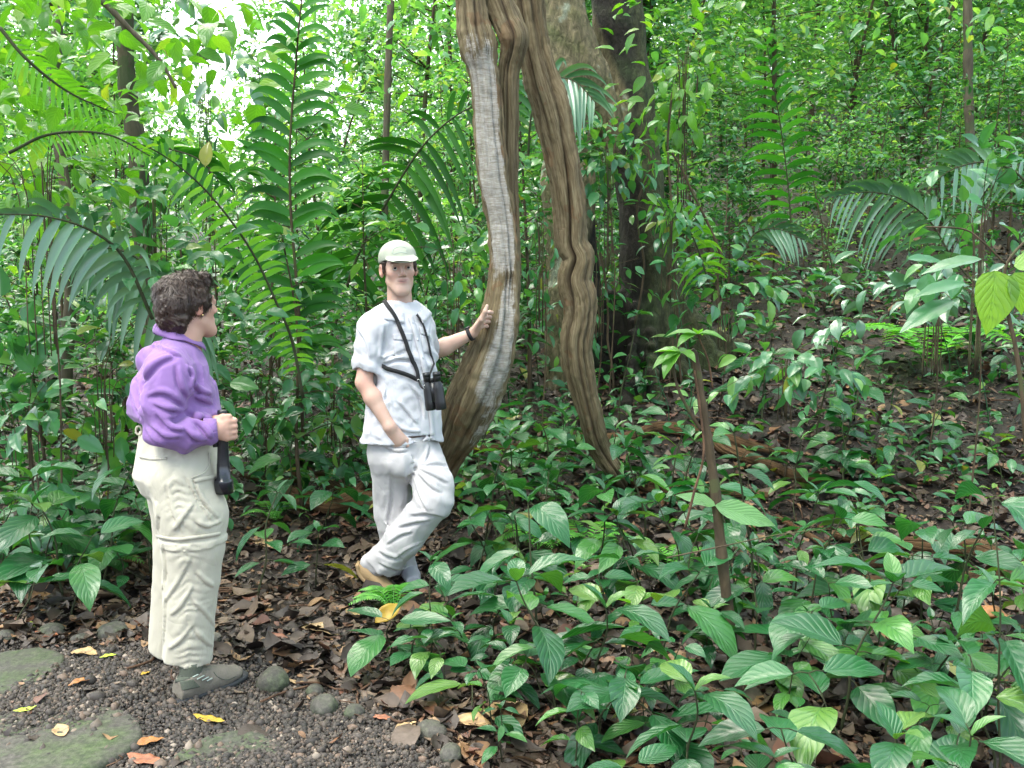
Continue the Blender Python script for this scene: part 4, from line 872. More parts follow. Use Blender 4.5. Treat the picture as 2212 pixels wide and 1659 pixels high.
# stepping slabs and rounded stones
def slab(cu, cv_, ru, rv, h, label, seed):
    c = hit(cu, min(cv_, 1900)); e = hit(cu+ru, cv_); t = hit(cu, cv_-rv); rx = abs(e[0]-c[0]); ry = abs(t[1]-c[1]); g = np.random.default_rng(seed)
    n = 72; th = np.linspace(0, 2*np.pi, n, endpoint=False); w = 1+.045*np.sin(2*th+g.uniform(0, 6))+.03*np.sin(3*th+g.uniform(0, 6))+.012*np.sin(9*th+1)
    rows = []
    for r_, zz in ((.0, 1), (.2, 1.0), (.4, 1.), (.6, 1.), (.75, 1.), (.88, .99), (.95, .95), (.985, .8), (1, .5), (1.0, -.8)):
        x = c[0]+rx*r_*w*np.cos(th); y = c[1]+ry*r_*w*np.sin(th); q = np.stack([x, y, 0*x], 1); rows.append(np.stack([x, y, h*zz+(wob(q, 30, .003, seed)+wob(q, 90, .0015, seed+1))*(zz > 0)], 1))
    V = np.vstack(rows); k = len(rows); i, j = np.meshgrid(np.arange(k-1), np.arange(n), indexing='ij'); a = i*n+j; b = i*n+(j+1) % n
    b0 = np.array([c[0], c[1], 0]); o = link('stepping_slab', mkmesh('stepping_slab', V-b0, np.stack([a, b, b+n, a+n], -1).reshape(-1, 4)[:, ::-1], M['slab'])); o.location = b0; tag(o, label, 'stepping stone')
slab(20, 1458, 95, 50, .028, 'mossy round stepping slab cut off by the left edge, above the larger slab', 1)
slab(95, 1603, 196, 92, .034, 'largest mossy stepping slab, in the lower left corner under fallen leaves', 2)
slab(480, 1650, 118, 66, .020, 'mossy stepping slab half covered with gravel, right of the two orange leaves', 3)
def rock(u, v, wu, hv, label, seed, sink=.35):
    c = hit(u, v); sc = c[1]/F; rx = wu/2*sc; rz = min(hv*sc*.5, rx*.8); g = np.random.default_rng(seed); S = SDF([-rx*1.5]*2+[-rx*1.4], [rx*1.5]*2+[rx*1.4], rx/13)
    S.ell((0, 0, 0), (rx*1.0, rx*.85, max(rz, rx*.55)), None, .01); S.ell((rx*.2, 0, 0), (rx*.7, rx*.8, max(rz, rx*.5)*1.02), None, rx*.4)
    S.field(lambda q: wob(q, 2.2/rx, rx*.06, seed)+wob(q, 8/rx, rx*.015, seed+9)); V, Fq = S.mesh(); o = link('stone', mkmesh('stone', V, Fq, M['rock'])); o.location = tuple(c+[0, 0, rz*sink]); o.rotation_euler = (0, 0, g.uniform(0, 6)); tag(o, label, 'stone', 'rounded river stones edging the path')
rock(588, 1486, 74, 66, 'tallest rounded stone, just right of the hiking boot toe', 11, .5)
rock(700, 1538, 70, 52, 'rounded stone in the middle of the three beside the path', 12, .4)
rock(765, 1544, 52, 36, 'small flat stone at the right of the middle stone', 13, .3)
rock(680, 1497, 44, 28, 'smallest pale stone tucked above the middle stone', 14, .3)
rock(250, 1368, 76, 40, 'low flat grey stone left of the trouser legs', 15, .1)
rock(178, 1384, 50, 24, 'small flat stone between two larger flat stones at left', 16, .1)
rock(112, 1366, 66, 28, 'flat blue grey stone beside the lime green fallen leaf', 17, .1)
rock(15, 1378, 44, 30, 'flat grey stone cut by the left edge of the path border', 18, .1)
rock(932, 1588, 76, 44, 'dark rounded stone under the big leaf at the bottom of the path', 19, .3)
rock(975, 1640, 60, 56, 'dark stone at the bottom edge among green seedlings', 20, .3)

# single fallen leaves
def fallen(u, v, wu, ang, mat, label, seed, wr=.45, lift=.012):
    c = hit(u, v); ln = wu*c[1]/F; V, Fq, uv = leaf_t(12, 6, wr, .48, 0, 0, .0, .8, .06); g = np.random.default_rng(seed); V[:, 1] -= .5
    V[:, 2] += g.uniform(.3, .9)*V[:, 0]**2*1.6+g.uniform(-.25, .5)*V[:, 1]**2+.02*np.sin(V[:, 1]*18+V[:, 0]*9)
    a = R(ang); V = V@np.array([[math.cos(a), math.sin(a), 0], [-math.sin(a), math.cos(a), 0], [0, 0, 1]])*ln; V[:, 2] -= V[:, 2].min()
    sx, sy, sz = [(H(c[0]+e, c[1]+f_)-c[2]) for e, f_ in ((.05, 0), (0, .05), (0, 0))]; V[:, 2] += V[:, 0]*sx/.05+V[:, 1]*sy/.05
    B = Acc(); B.add(V, Fq, uv); st = np.array([V[3], V[3]+(V[3]-V[45])*[.4, .4, 0]*1.2]); o = link('fallen_leaf', mkmesh('fallen_leaf', V, Fq, mat, uv)); md = o.modifiers.new('s', 'SOLIDIFY'); md.thickness = .0012; o.location = tuple(c+[0, 0, lift]); tag(o, label, 'fallen leaf', 'single fallen leaves on the ground')
    return o
fl = [(450, 1562, 84, 75, 'yellow', 'curled yellow fallen leaf lying on the gravel below the boot', .3), (322, 1610, 70, -50, 'orange', 'golden fallen leaf touching the big mossy slab', .5), (310, 1650, 104, 70, 'redleaf', 'orange brown leaf below the golden leaf on the gravel', .4), (178, 1645, 95, 10, 'redleaf', 'rust coloured folded leaf standing on the mossy slab at the bottom', .5), (130, 1588, 60, 40, 'tanleaf', 'tan dead leaf lying on the mossy slab', .6), (55, 1541, 48, -60, 'limeleaf', 'yellow green leaf at the upper edge of the big mossy slab', .45), (175, 1480, 55, -50, 'orange', 'small orange tan leaf between the two mossy slabs', .45), (236, 1423, 40, -60, 'limeleaf', 'small lime leaf lying near the flat grey stone', .5), (72, 1358, 46, -60, 'limeleaf', 'bright lime leaf at the left edge of the litter', .6), (106, 1330, 50, 80, 'orange', 'small orange leaf in the litter at the far left', .4), (315, 1460, 26, -30, 'yellow', 'tiny yellow leaf on gravel left of the boots', .5), (945, 1445, 90, 75, 'orange', 'orange brown leaf under the seedlings right of the path', .5), (876, 1578, 62, -40, 'tanleaf', 'tan spotted leaf beside the dark stone at the bottom', .6), (825, 1558, 60, 70, 'redleaf', 'russet curled leaf right of the three rounded stones', .4), (1020, 1572, 100, 80, 'tanleaf', 'large tan leaf behind the big leaf at the bottom', .6), (1090, 1560, 130, 30, 'tanleaf', 'broad pitted grey brown leaf near the bottom centre', .8), (640, 1480, 40, 80, 'tanleaf', 'tan leaf fragment between the tall stone and the litter', .4), (180, 1418, 74, 75, 'tanleaf', 'pale green grey fallen leaf on gravel left of the woman', .5), (100, 1380, 60, 80, 'redleaf', 'pinkish brown dead leaf near the left path edge', .5),
    (600, 1385, 66, 65, 'redleaf', 'russet leaf in the litter right of the pale trouser hem', .45), (690, 1370, 90, 80, 'tanleaf', 'long tan leaf in the litter between the two people', .5), (760, 1330, 60, 40, 'tanleaf', 'beige curled leaf below the crossed leg', .5), (1320, 1395, 70, 60, 'tanleaf', 'dull tan leaf under seedlings at the centre right', .6), (2140, 1345, 110, 60, 'orange', 'pale orange lobed leaf at the right edge', .7), (1695, 640, 24, 20, 'yellow', 'single pale yellow leaf high on the slope', .6), (1895, 1170, 60, 70, 'tanleaf', 'tan leaf on the root bank at the right', .5), (1300, 1290, 50, 60, 'yellow', 'small yellow leaf in front of the second liana', .4), (570, 1180, 80, 60, 'tanleaf', 'dry beige leaf left of the pale trousers knees', .5)]
for i, (u, v, w, a, m_, lb, wr) in enumerate(fl): fallen(u, v, w, a, M[m_], lb, 100+i, wr)
fo = fallen(838, 1345, 72, -35, M['yellow'], 'big bright yellow dead leaf propped under the fern by the raised shoe', 190, .5, .05); fo.rotation_euler = (R(50), R(15), 0)

# ---------------- lianas ----------------
def liana(name, pts, label, base_at, seed, lobes=3, ng=None, depthk=.75, parent=None, white=None, grv=1.0, n=170, cat='liana', mt='vine'):
    """pts rows: (u, v, Y, width px). a ridged, flattened woody stem"""
    pts = np.array(pts, float); C = np.array([P(a, b, c) for a, b, c, _ in pts]); W_ = pts[:, 3]*pts[:, 2]/F/2
    X = spline(np.hstack([C, W_[:, None], pts]), n); C = X[:, :3]; rad = X[:, 3]*(1.0 if mt == 'vinered' else 1.28 if seed == 7 else 1.12); pu = X[:, 4:]; T, S, N = frames(C, (0.02, -1, .01)); L = np.concatenate([[0], np.cumsum(np.linalg.norm(np.diff(C, axis=0), axis=1))])
    m = 72; th = np.linspace(0, 2*np.pi, m+1); g = np.random.default_rng(seed); TH, LL = np.meshgrid(th, L); tw = .35*np.sin(LL*1.7+g.uniform(0, 6))+LL*.25
    r = np.ones_like(TH); cre = np.zeros_like(TH); off = g.uniform(0, 6)
    ng = ng or lobes*2+3
    for k in range(ng):
        a0 = off+k*2*np.pi/ng+.15*np.sin(k*9.1)+(1.4/ng)*np.sin(LL*(2.2+.5*(k % 5))+k*2.3); d = np.abs((TH+tw-a0+np.pi) % (2*np.pi)-np.pi); dep = (.5+.5*math.sin(k*5.3+seed))*.15+.09; wdt = .06+.045*(k % 3)
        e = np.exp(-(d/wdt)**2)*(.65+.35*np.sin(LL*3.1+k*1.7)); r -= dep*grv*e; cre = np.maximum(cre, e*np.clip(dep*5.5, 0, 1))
    r += .05*np.cos(lobes*(TH+tw)+off)+.025*np.sin(TH*11+6*np.sin(LL*2))+.012*np.sin(TH*23+LL*9)+.03*np.sin(LL*6+TH)+.012*np.sin(LL*31+TH*4)
    B0 = C[:, None]+rad[:, None, None]*(np.cos(TH)[..., None]*S[:, None]+np.sin(TH)[..., None]*N[:, None]); B1 = B0.reshape(-1, 3)*[1, 1, .45]; r += (wob(B1, 30, .07, seed+60)+wob(B0.reshape(-1, 3)*[1, 1, .7], 90, .05, seed+61)).reshape(r.shape)
    V = C[:, None]+rad[:, None, None]*r[..., None]*(np.cos(TH)[..., None]*S[:, None]+np.sin(TH)[..., None]*depthk*N[:, None])
    uv = np.stack([TH/(2*np.pi), LL], -1).reshape(-1, 2); i, j = np.meshgrid(np.arange(n-1), np.arange(m), indexing='ij'); a = i*(m+1)+j
    col = np.zeros((n, m+1, 3))
    if white: 
        for v0, v1, t0, t1 in white:
            side = -np.cos(TH)*np.sign((S@np.array([-1., 0, 0]))[:, None]) if False else ((V-C[:, None])@np.array([1., 0, 0]))/rad[:, None]
            w = np.clip((pu[:, 1]-v0)/170, 0, 1)**.6*np.clip((v1-pu[:, 1])/110, 0, 1); w = w[:, None]*np.clip((side-t0)/.4, 0, 1)*np.clip((t1-side)/.4, 0, 1)*(((V-C[:, None])[..., 1] < rad[:, None]*.3)); col[..., 0] = np.maximum(col[..., 0], w)
    b = np.asarray(base_at, float); me = mkmesh(name, V.reshape(-1, 3)-b, np.stack([a, a+1, a+m+2, a+m+1], -1).reshape(-1, 4), M[mt], uv, cre.ravel(), col.reshape(-1, 3)); o = link(name, me, parent)
    return o
b1 = P(975, 1000, 5.75); lv = empty('liana', b1); tag(lv, 'thick pale patched liana the man is holding, curving down behind him', 'liana')
liana('stem', [(1014, -60, 5.6, 60), (1017, 0, 5.6, 60), (1024, 60, 5.58, 66), (1032, 98, 5.56, 74), (1038, 130, 5.56, 66), (1046, 176, 5.56, 58), (1053, 274, 5.55, 57), (1065, 391, 5.53, 59), (1081, 469, 5.52, 56), (1088, 547, 5.5, 56), (1088, 600, 5.5, 60), (1082, 660, 5.48, 68), (1073, 720, 5.47, 78), (1062, 760, 5.48, 88), (1040, 819, 5.5, 102), (1014, 888, 5.55, 98), (992, 940, 5.62, 76), (972, 985, 5.72, 52), (945, 1040, 5.86, 48), (915, 1085, hit(915, 1085)[1], 46), (900, 1102, hit(900, 1085)[1], 40)], '', b1, 3, 3, 10, .75, lv, [(60, 640, -.95, .95), (560, 900, -.3, 1.0), (820, 980, .1, 1.3)], 1.3, 240)
liana('stem', [(1066, -60, 5.68, 54), (1077, 0, 5.66, 56), (1094, 45, 5.65, 56), (1110, 82, 5.63, 58), (1108, 112, 5.64, 48), (1100, 150, 5.66, 42), (1098, 200, 5.66, 40), (1098, 274, 5.68, 38), (1099, 391, 5.68, 34), (1103, 450, 5.66, 32), (1104, 540, 5.62, 32), (1104, 620, 5.58, 34), (1100, 700, 5.56, 30), (1085, 760, 5.56, 26)], '', b1, 5, 2, 8, .85, lv, None, 1.4, 150)
liana('stem', [(1086, 500, 5.55, 6), (1072, 570, 5.50, 16), (1060, 650, 5.46, 26), (1044, 720, 5.43, 34), (1020, 790, 5.45, 48), (992, 860, 5.5, 52), (970, 920, 5.56, 46), (950, 970, 5.66, 42), (922, 1030, 5.84, 40), (893, 1080, hit(893, 1080)[1], 38), (885, 1096, hit(893, 1080)[1], 34)], '', b1, 8, 2, 8, .8, lv, None, 1.3, 120)
b2 = hit(1345, 1045); l2 = empty('liana', b2); tag(l2, 'tall brown twisted liana with a kink, standing alone right of the pale one', 'liana')
Yb = b2[1]
liana('stem', [(1132, -60, 5.95, 64), (1138, 0, 5.95, 63), (1147, 60, 5.95, 57), (1156, 117, 5.95, 56), (1171, 176, 5.95, 63), (1189, 234, 5.95, 66), (1209, 313, 5.95, 58), (1224, 391, 5.95, 55), (1233, 469, 5.95, 54), (1237, 527, 5.95, 52), (1249, 560, 5.95, 54), (1240, 605, 5.95, 55), (1251, 645, 5.95, 57), (1252, 690, 5.95, 54), (1245, 750, 5.95, 54), (1256, 819, 5.98, 50), (1272, 888, 6.02, 42), (1284, 940, 6.08, 40), (1298, 975, 6.15, 38), (1328, 1022, 6.22, 30), (1345, 1050, Yb, 24)], '', b2, 7, 3, 13, .85, l2, None, 1.8, 280)
def groundliana(pts, label, seed, lift=.0, **k):
    q = []
    g_ = np.random.default_rng(seed); pts = [tuple(pts[i][k_]*(1-f)+pts[i+1][k_]*f for k_ in range(3)) for i in range(len(pts)-1) for f in (0, .5)]+[pts[-1]]; pts = [(p[0], p[1]+g_.normal()*5, p[2]*.8*g_.uniform(.8, 1.2)) for p in pts]
    for u, v, w in pts: h_ = hit(u, v); q.append((u, v-lift*F/h_[1], h_[1], w))
    b = hit(pts[0][0], pts[0][1]); r_ = empty('ground_liana', b); tag(r_, label, 'woody root', 'woody stems lying on the forest floor'); liana('stem', q, '', b, seed, 2, None, .85, r_, None, .9, 110, mt='vinered'); return r_
groundliana([(905, 1000, 24), (1010, 985, 26), (1130, 985, 26), (1250, 965, 30), (1360, 948, 34), (1480, 940, 30), (1560, 958, 24), (1700, 1000, 18)], 'long reddish stem running right behind the foot of the kinked liana', 21, .05)
groundliana([(1500, 950, 22), (1560, 975, 30), (1620, 1010, 34), (1700, 1030, 30), (1790, 1060, 24)], 'brown arching stem behind the thin sapling trunk', 22, .06)
groundliana([(1320, 1040, 22), (1400, 1062, 36), (1480, 1068, 40), (1580, 1075, 30), (1660, 1085, 20)], 'orange brown stem at the base of the kinked liana', 23, .03)
groundliana([(598, 1082, 46), (650, 1098, 52), (720, 1108, 48), (800, 1100, 50), (880, 1085, 40), (940, 1060, 30)], 'thick furrowed stem lying behind the standing legs of the man', 24, .06)
groundliana([(630, 1052, 22), (690, 1068, 26), (760, 1086, 28), (820, 1072, 26)], 'thinner furrowed stem crossing above the thick one left of the man', 25, .09)
groundliana([(520, 1050, 14), (640, 1046, 14), (740, 1034, 16), (800, 1022, 18), (900, 1000, 18)], 'narrow dark stem running left from the pale liana', 26, .05)
groundliana([(1800, 1170, 26), (1900, 1192, 40), (2000, 1205, 44), (2100, 1218, 46), (2240, 1232, 50)], 'thick reddish stem at the far right among the seedlings', 27, .06)
groundliana([(1860, 1270, 22), (1980, 1262, 26), (2080, 1256, 26), (2230, 1240, 30)], 'second stem just below the thick one at the far right', 28, .03)
groundliana([(1680, 1130, 16), (1770, 1180, 22), (1850, 1225, 26), (1950, 1240, 20)], 'short dark stem sloping down to the far right bank', 29, .03)
groundliana([(330, 1235, 26), (270, 1225, 24), (200, 1240, 18)], 'short stick lying in the litter left of the pale trousers', 30, .02)

# ---------------- the buttressed tree ----------------
def big_tree():
    Y0 = 8.9; b = hit(1390, 880); b[1] = Y0; b[2] = H(b[0], Y0); tr = empty('buttressed_tree', b); tag(tr, 'big tree with two leaning trunks and flared buttress roots behind the lianas', 'tree')
    S = SDF(P(1130, 930, 8.9)-[0, 1.1, .2], P(1640, -80, 8.9)+[0, 1.1, .2], .022)
    Q = lambda u, v, y=Y0: P(u, v, y)
    S.path([Q(1328, -90, 9.1), Q(1338, 60, 9.05), Q(1362, 200, 9.0), Q(1382, 390), Q(1402, 560), Q(1420, 900)], [.23, .22, .19, .19, .22, .34], .08)
    S.path([Q(1196, -90, 8.7), Q(1222, 60, 8.7), Q(1262, 160, 8.75), Q(1312, 250, 8.85), Q(1370, 400)], [.20, .19, .18, .14, .12], .06)   # pale stem merging
    S.path([Q(1228, 100, 8.75), Q(1225, 400, 8.75), Q(1235, 650, 8.7), Q(1240, 880, 8.65)], [.20, .20, .20, .26], .1)           # hanging pale foot
    S.path([Q(1262, 520, 8.8), Q(1290, 720, 8.7), Q(1310, 890, 8.6)], [.10, .10, .14], .06)
    for (u0, v0, u1, v1, dy, w0, w1) in ((1430, 520, 1570, 850, -.3, .07, .06), (1400, 560, 1420, 920, -1.0, .06, .05), (1380, 560, 1350, 930, -.9, .05, .05), (1420, 640, 1500, 900, -.65, .05, .045), (1300, 640, 1200, 890, -.4, .05, .05), (1430, 600, 1620, 820, .35, .06, .05)):
        top, bt = Q(u0, v0), Q(u1, v1, Y0+dy); bt[2] = H(bt[0], bt[1])
        for k in np.linspace(0, 1, 12):
            p = top+(bt-top)*np.array([k**1.5, k**1.5, k]); q = Q(1392, 700)*[1, 1, 0]+[0, 0, p[2]]; S.cone(p, q*.85+p*.15, w0+(w1-w0)*k, .10, .05)
    S.field(lambda q: wob(q*[1, 1, .25], 16, .022, 81)+wob(q*[1, 1, .5], 45, .007, 82))
    V, Fq = S.mesh(); u, v = proj(V); pale = np.clip(((1268+np.clip(v, 0, 230)*.42)-u)/14+.5, 0, 1)*np.clip(((1365-np.clip(v-230, 0, 400)*.35)-u)/20+.5, 0, 1)
    c0 = np.array([.020, .017, .013]); c1 = np.array([.19, .155, .095]); n_ = wob(V, 9, 1., 83); col = c0+(c1-c0)*pale[:, None]
    ol = np.clip((u-(1352+np.clip(v, 0, 900)*.06))/30, 0, 1)*(1-pale); col = col*(1-ol[:, None]*.7)+np.array([.07, .078, .032])*ol[:, None]*.7; mt = np.clip(wob(V, 26, 1., 87)+.2, 0, 1)[:, None]*pale[:, None]; col = col*(1-mt*.55)+np.array([.12, .12, .05])*mt*.55
    g = np.clip(n_-.3, 0, 1)[:, None]; col = col*(1-g*.6)+np.array([.05, .085, .03])*g*.6
    li = (np.clip(wob(V, 13, 1., 85)+wob(V, 40, .5, 86)-.75, 0, .25)*4)[:, None]*pale[:, None]; col = col*(1-li*.8)+np.array([.38, .42, .34])*li*.8
    me = mkmesh('trunk', V-b, Fq, M['barkdark'], None, None, col); link('trunk', me, tr)
    # crown above the frame
    A = Acc(); n = 2500; pos = np.array([b[0], Y0, 8.6])+rng.normal(size=(n, 3))*[2.2, 1.8, .9]; pos[:, 2] = np.maximum(pos[:, 2], 6.2); scatter(A, SML, pos, rdir(n)*[1, 1, .5], [0, 0, 1.]+rdir(n)*.5, rng.uniform(.1, .2, n), rng.random(n))
    A.build('crown', M['mid'], tr, base=b); return tr
big_tree()
def climbers():
    for (u0, v0, u1, v1, Y, label) in ((1450, 200, 1462, 860, 8.2, 'thin root hanging down the right side of the buttressed tree'), (1300, 520, 1330, 850, 8.2, 'thin root hanging over the pale foot of the buttressed tree'), (1395, 300, 1385, 700, 8.3, 'slender climber hugging the dark trunk of the buttressed tree')):
        q = spline([P(u0+(u1-u0)*t+rng.normal()*8, v0+(v1-v0)*t, Y) for t in np.linspace(0, 1, 7)], 30); b = q[-1]; V, Fq, uv = tube(q, .010, 6); A = Acc(); A.add(V, Fq, uv); o = A.build('hanging_root', M['woody'], base=b); o.location = b; tag(o, label, 'root')
climbers()

# ---------------- palms and fronds ----------------
LF = {}
def leaflet_t(droop, w=.085):
    n = 8; t = np.linspace(0, 1, n+1); wd = w/2*np.sin(np.pi*np.clip(t*.9+.08, 0, 1))**.7; wd[-1] = .001
    V = np.stack([np.stack([-wd, t-droop*.3*t**3, -droop*t**2.2-.0*t], 1), np.stack([0*t, t-droop*.3*t**3, -droop*t**2.2+wd*.5], 1), np.stack([wd, t-droop*.3*t**3, -droop*t**2.2], 1)], 1).reshape(-1, 3)
    i = np.arange(n)[:, None]*3+np.arange(2)[None]; i = i.ravel(); uv = np.stack([np.tile([0, .5, 1], n+1), np.repeat(t, 3)], 1); return V, np.stack([i, i+1, i+4, i+3], -1), uv
def frond(name, pts, llen, label, mat, droop=.5, gap=.055, w=.09, start=.12, fwd=.35, face=.75, seed=0, cat='palm frond', group=None, sides=(-1, 1), plane=(0, -1, .25), hang=0., root=None, lw=.009, taper=.35, rmat='stem'):
    """rachis through 3-d points with drooping leaflets on both sides"""
    C = spline(np.array(pts), 160); L = np.concatenate([[0], np.cumsum(np.linalg.norm(np.diff(C, axis=0), axis=1))]); T = norm(np.gradient(C, axis=0)); g = np.random.default_rng(seed); b = C[0].copy()
    own = root is None
    if own: root = empty(name, b); tag(root, label, cat, group)
    rb = np.array(root.location); A = Acc(); V, Fq, uv = tube(C[::4], np.linspace(lw, lw*.3, len(C[::4])), 6); A.add(V, Fq, uv); A.build('rachis', M[rmat], root, base=rb)
    A = Acc(); s = np.arange(L[-1]*start, L[-1]*.995, gap); tp = [leaflet_t(d, w) for d in (droop*.8, droop, droop*1.25)]
    for sd in sides:
        q = s+g.normal(size=len(s))*gap*.12+gap*.25*sd; i = np.clip(np.searchsorted(L, q), 0, len(L)-1); pos, t = C[i], T[i]; pl = norm(np.array(plane, float)); sdv = norm(np.cross(t, pl))*sd
        f = q/L[-1]; al = norm(sdv+t*(fwd+.6*f[:, None]**2)+g.normal(size=(len(q), 3))*.06-np.array([0, 0, hang])); prof = np.clip(np.sin(np.pi*np.clip(f*.92+.08*0+.06, 0, 1))**.6, taper, 1)
        nr = norm(pl*face+np.array([0, 0, 1.-face])+T[i]*0+g.normal(size=(len(q), 3))*.16); kp = g.random(len(q)) > .03; pos, al, nr, ln = pos[kp], al[kp], nr[kp], (llen*prof*(1+g.normal(size=len(q))*.06))[kp]
        m = len(pos); tt = np.linspace(0, 1, 10)[None, :, None]; dr = (droop*(1+g.normal(size=m)*.15))[:, None, None]; Cn = pos[:, None]+ln[:, None, None]*(al[:, None]*(tt-.25*dr*tt**3)-np.array([0, 0, 1.])*dr*tt**2.1)
        tg = norm(np.gradient(Cn, axis=1)); wv = norm(np.cross(tg, nr[:, None])); up = np.cross(wv, tg); t1 = tt[0, :, 0]; wd = .5*w*np.sin(np.pi*np.clip(t1*.96+.035, 0, 1)**.62)**.9; wd[-1] = .001; wd = wd[None, :, None]*llen*np.clip(prof[kp], .6, 1)[:, None, None]
        V = np.stack([Cn-wv*wd, Cn-up*wd*.35, Cn+wv*wd], 2).reshape(-1, 3); i0 = (np.arange(9)[:, None]*3+np.arange(2)[None]).ravel(); Fq = np.stack([i0, i0+1, i0+4, i0+3], -1); Fq = (Fq[None]+(np.arange(m)*30)[:, None, None]).reshape(-1, 4)
        uv = np.tile(np.stack([np.tile([0, .5, 1], 10), np.repeat(t1, 3)], 1), (m, 1)); A.add(V, Fq, uv, np.repeat(g.random(m), 30))
    A.build('leaflets', M[mat], root, base=rb); return root
def PP(l): return [P(*x) for x in l]
frond('palm_frond', PP([(655, 960, 6.3), (646, 700, 6.3), (640, 600, 6.3), (628, 450, 6.25), (627, 300, 6.2), (640, 130, 6.15), (652, 0, 6.1), (672, -110, 6.1)]), .46, 'tall upright dark palm frond between the two people', 'palm', .48, .078, .135, .18, .55, 1, taper=.5, lw=.012, rmat='woody')
frond('palm_frond', PP([(655, 860, 5.7), (632, 740, 5.7), (600, 660, 5.65), (545, 545, 5.6), (470, 440, 5.5), (400, 370, 5.4), (320, 318, 5.35), (240, 300, 5.3)]), .18, 'yellow green palm frond arching up left from between the people', 'palmlight', .35, .052, .19, .1, .3, 2, hang=.3)
frond('palm_frond', PP([(700, 780, 7.4), (770, 560, 7.3), (840, 430, 7.2), (910, 320, 7.1), (985, 250, 7.0), (1060, 215, 6.9)]), .62, 'dark palm frond with long hanging leaflets behind the cap of the man', 'palmdark', .45, .085, .10, .25, .2, 3, hang=.9, lw=.012)
frond('palm_frond', PP([(330, 690, 4.75), (270, 560, 4.7), (200, 500, 4.6), (100, 468, 4.5), (-30, 462, 4.4)]), .26, 'grey green glossy palm frond hanging at the left edge', 'palmgrey', .75, .062, .19, .12, .6, 5, hang=.35, sides=(-1, 1))
frond('palm_frond', PP([(420, 760, 5.0), (370, 640, 4.95), (300, 560, 4.9), (230, 535, 4.85), (150, 545, 4.8)]), .30, 'broad leafleted grey green frond behind the head of the woman', 'palmgrey', .9, .075, .2, .05, .15, 6, hang=1.0)
frond('palm_frond', PP([(280, 300, 6.4), (360, 320, 6.4), (430, 345, 6.3), (480, 400, 6.2)]), .26, 'small backlit dark frond at upper left in front of the crooked trunk', 'palm', .5, .06, .17, .05, .2, 8, hang=.6)
frond('palm_frond', PP([(1140, 350, 7.6), (1150, 240, 7.5), (1190, 175, 7.5), (1240, 175, 7.4), (1290, 225, 7.3)]), .42, 'pale shiny frond arching behind the kinked liana', 'palmgrey', .6, .055, .11, .2, .8, 9, hang=.1)
frond('palm_frond', PP([(2130, 640, 7.6), (2060, 560, 7.6), (2010, 480, 7.6), (1950, 432, 7.5), (1880, 415, 7.4), (1800, 425, 7.3)]), .50, 'silvery palm frond with arched leaflets on the right slope', 'palmgrey', .6, .062, .10, .18, .95, 10, hang=.1, group=None)
frond('palm_frond', PP([(1712, 560, 9), (1704, 420, 9), (1690, 300, 9), (1672, 190, 8.9), (1655, 90, 8.8)]), .42, 'upright green frond standing right of the buttressed tree', 'palm', .4, .1, .15, .2, .4, 11)
frond('palm_frond', PP([(2240, 420, 6.6), (2190, 370, 6.6), (2130, 350, 6.6), (2060, 365, 6.5), (2010, 400, 6.5)]), .3, 'narrow pale frond at the right edge above the silvery one', 'palmgrey', .4, .06, .14, .1, .4, 12, hang=.1)
frond('palm_frond', PP([(1600, 560, 8.6), (1630, 505, 8.6), (1680, 495, 8.5), (1740, 520, 8.4)]), .28, 'small pale frond low on the slope right of the dark trunk', 'palmgrey', .5, .05, .13, .1, .9, 13, hang=.1)
frond('palm_frond', PP([(1540, 640, 8.3), (1500, 520, 8.2), (1460, 460, 8.1), (1400, 440, 8.0)]), .28, 'small bright frond beside the trunk of the buttressed tree', 'palmlight', .5, .06, .15, .2, .3, 14, hang=.4)
0 and frond('palm_frond', PP([(760, 120, 9.5), (720, 20, 9.5), (690, -60, 9.4)]), .5, 'high frond right of the tall upright frond', 'palm', .5, .1, .12, .1, .3, 17, hang=.3)
frond('palm_frond', PP([(0, 60, 4.6), (60, 130, 4.6), (150, 200, 4.7), (260, 250, 4.8)]), .13, 'fine light green frond at the top left', 'palmlight', .35, .03, .16, .05, .5, 18)
frond('palm_frond', PP([(20, 330, 4.9), (110, 290, 4.9), (230, 290, 4.9), (330, 340, 4.9)]), .12, 'fine bright fern like frond at left above the glossy frond', 'palmlight', .35, .028, .16, .05, .5, 19)

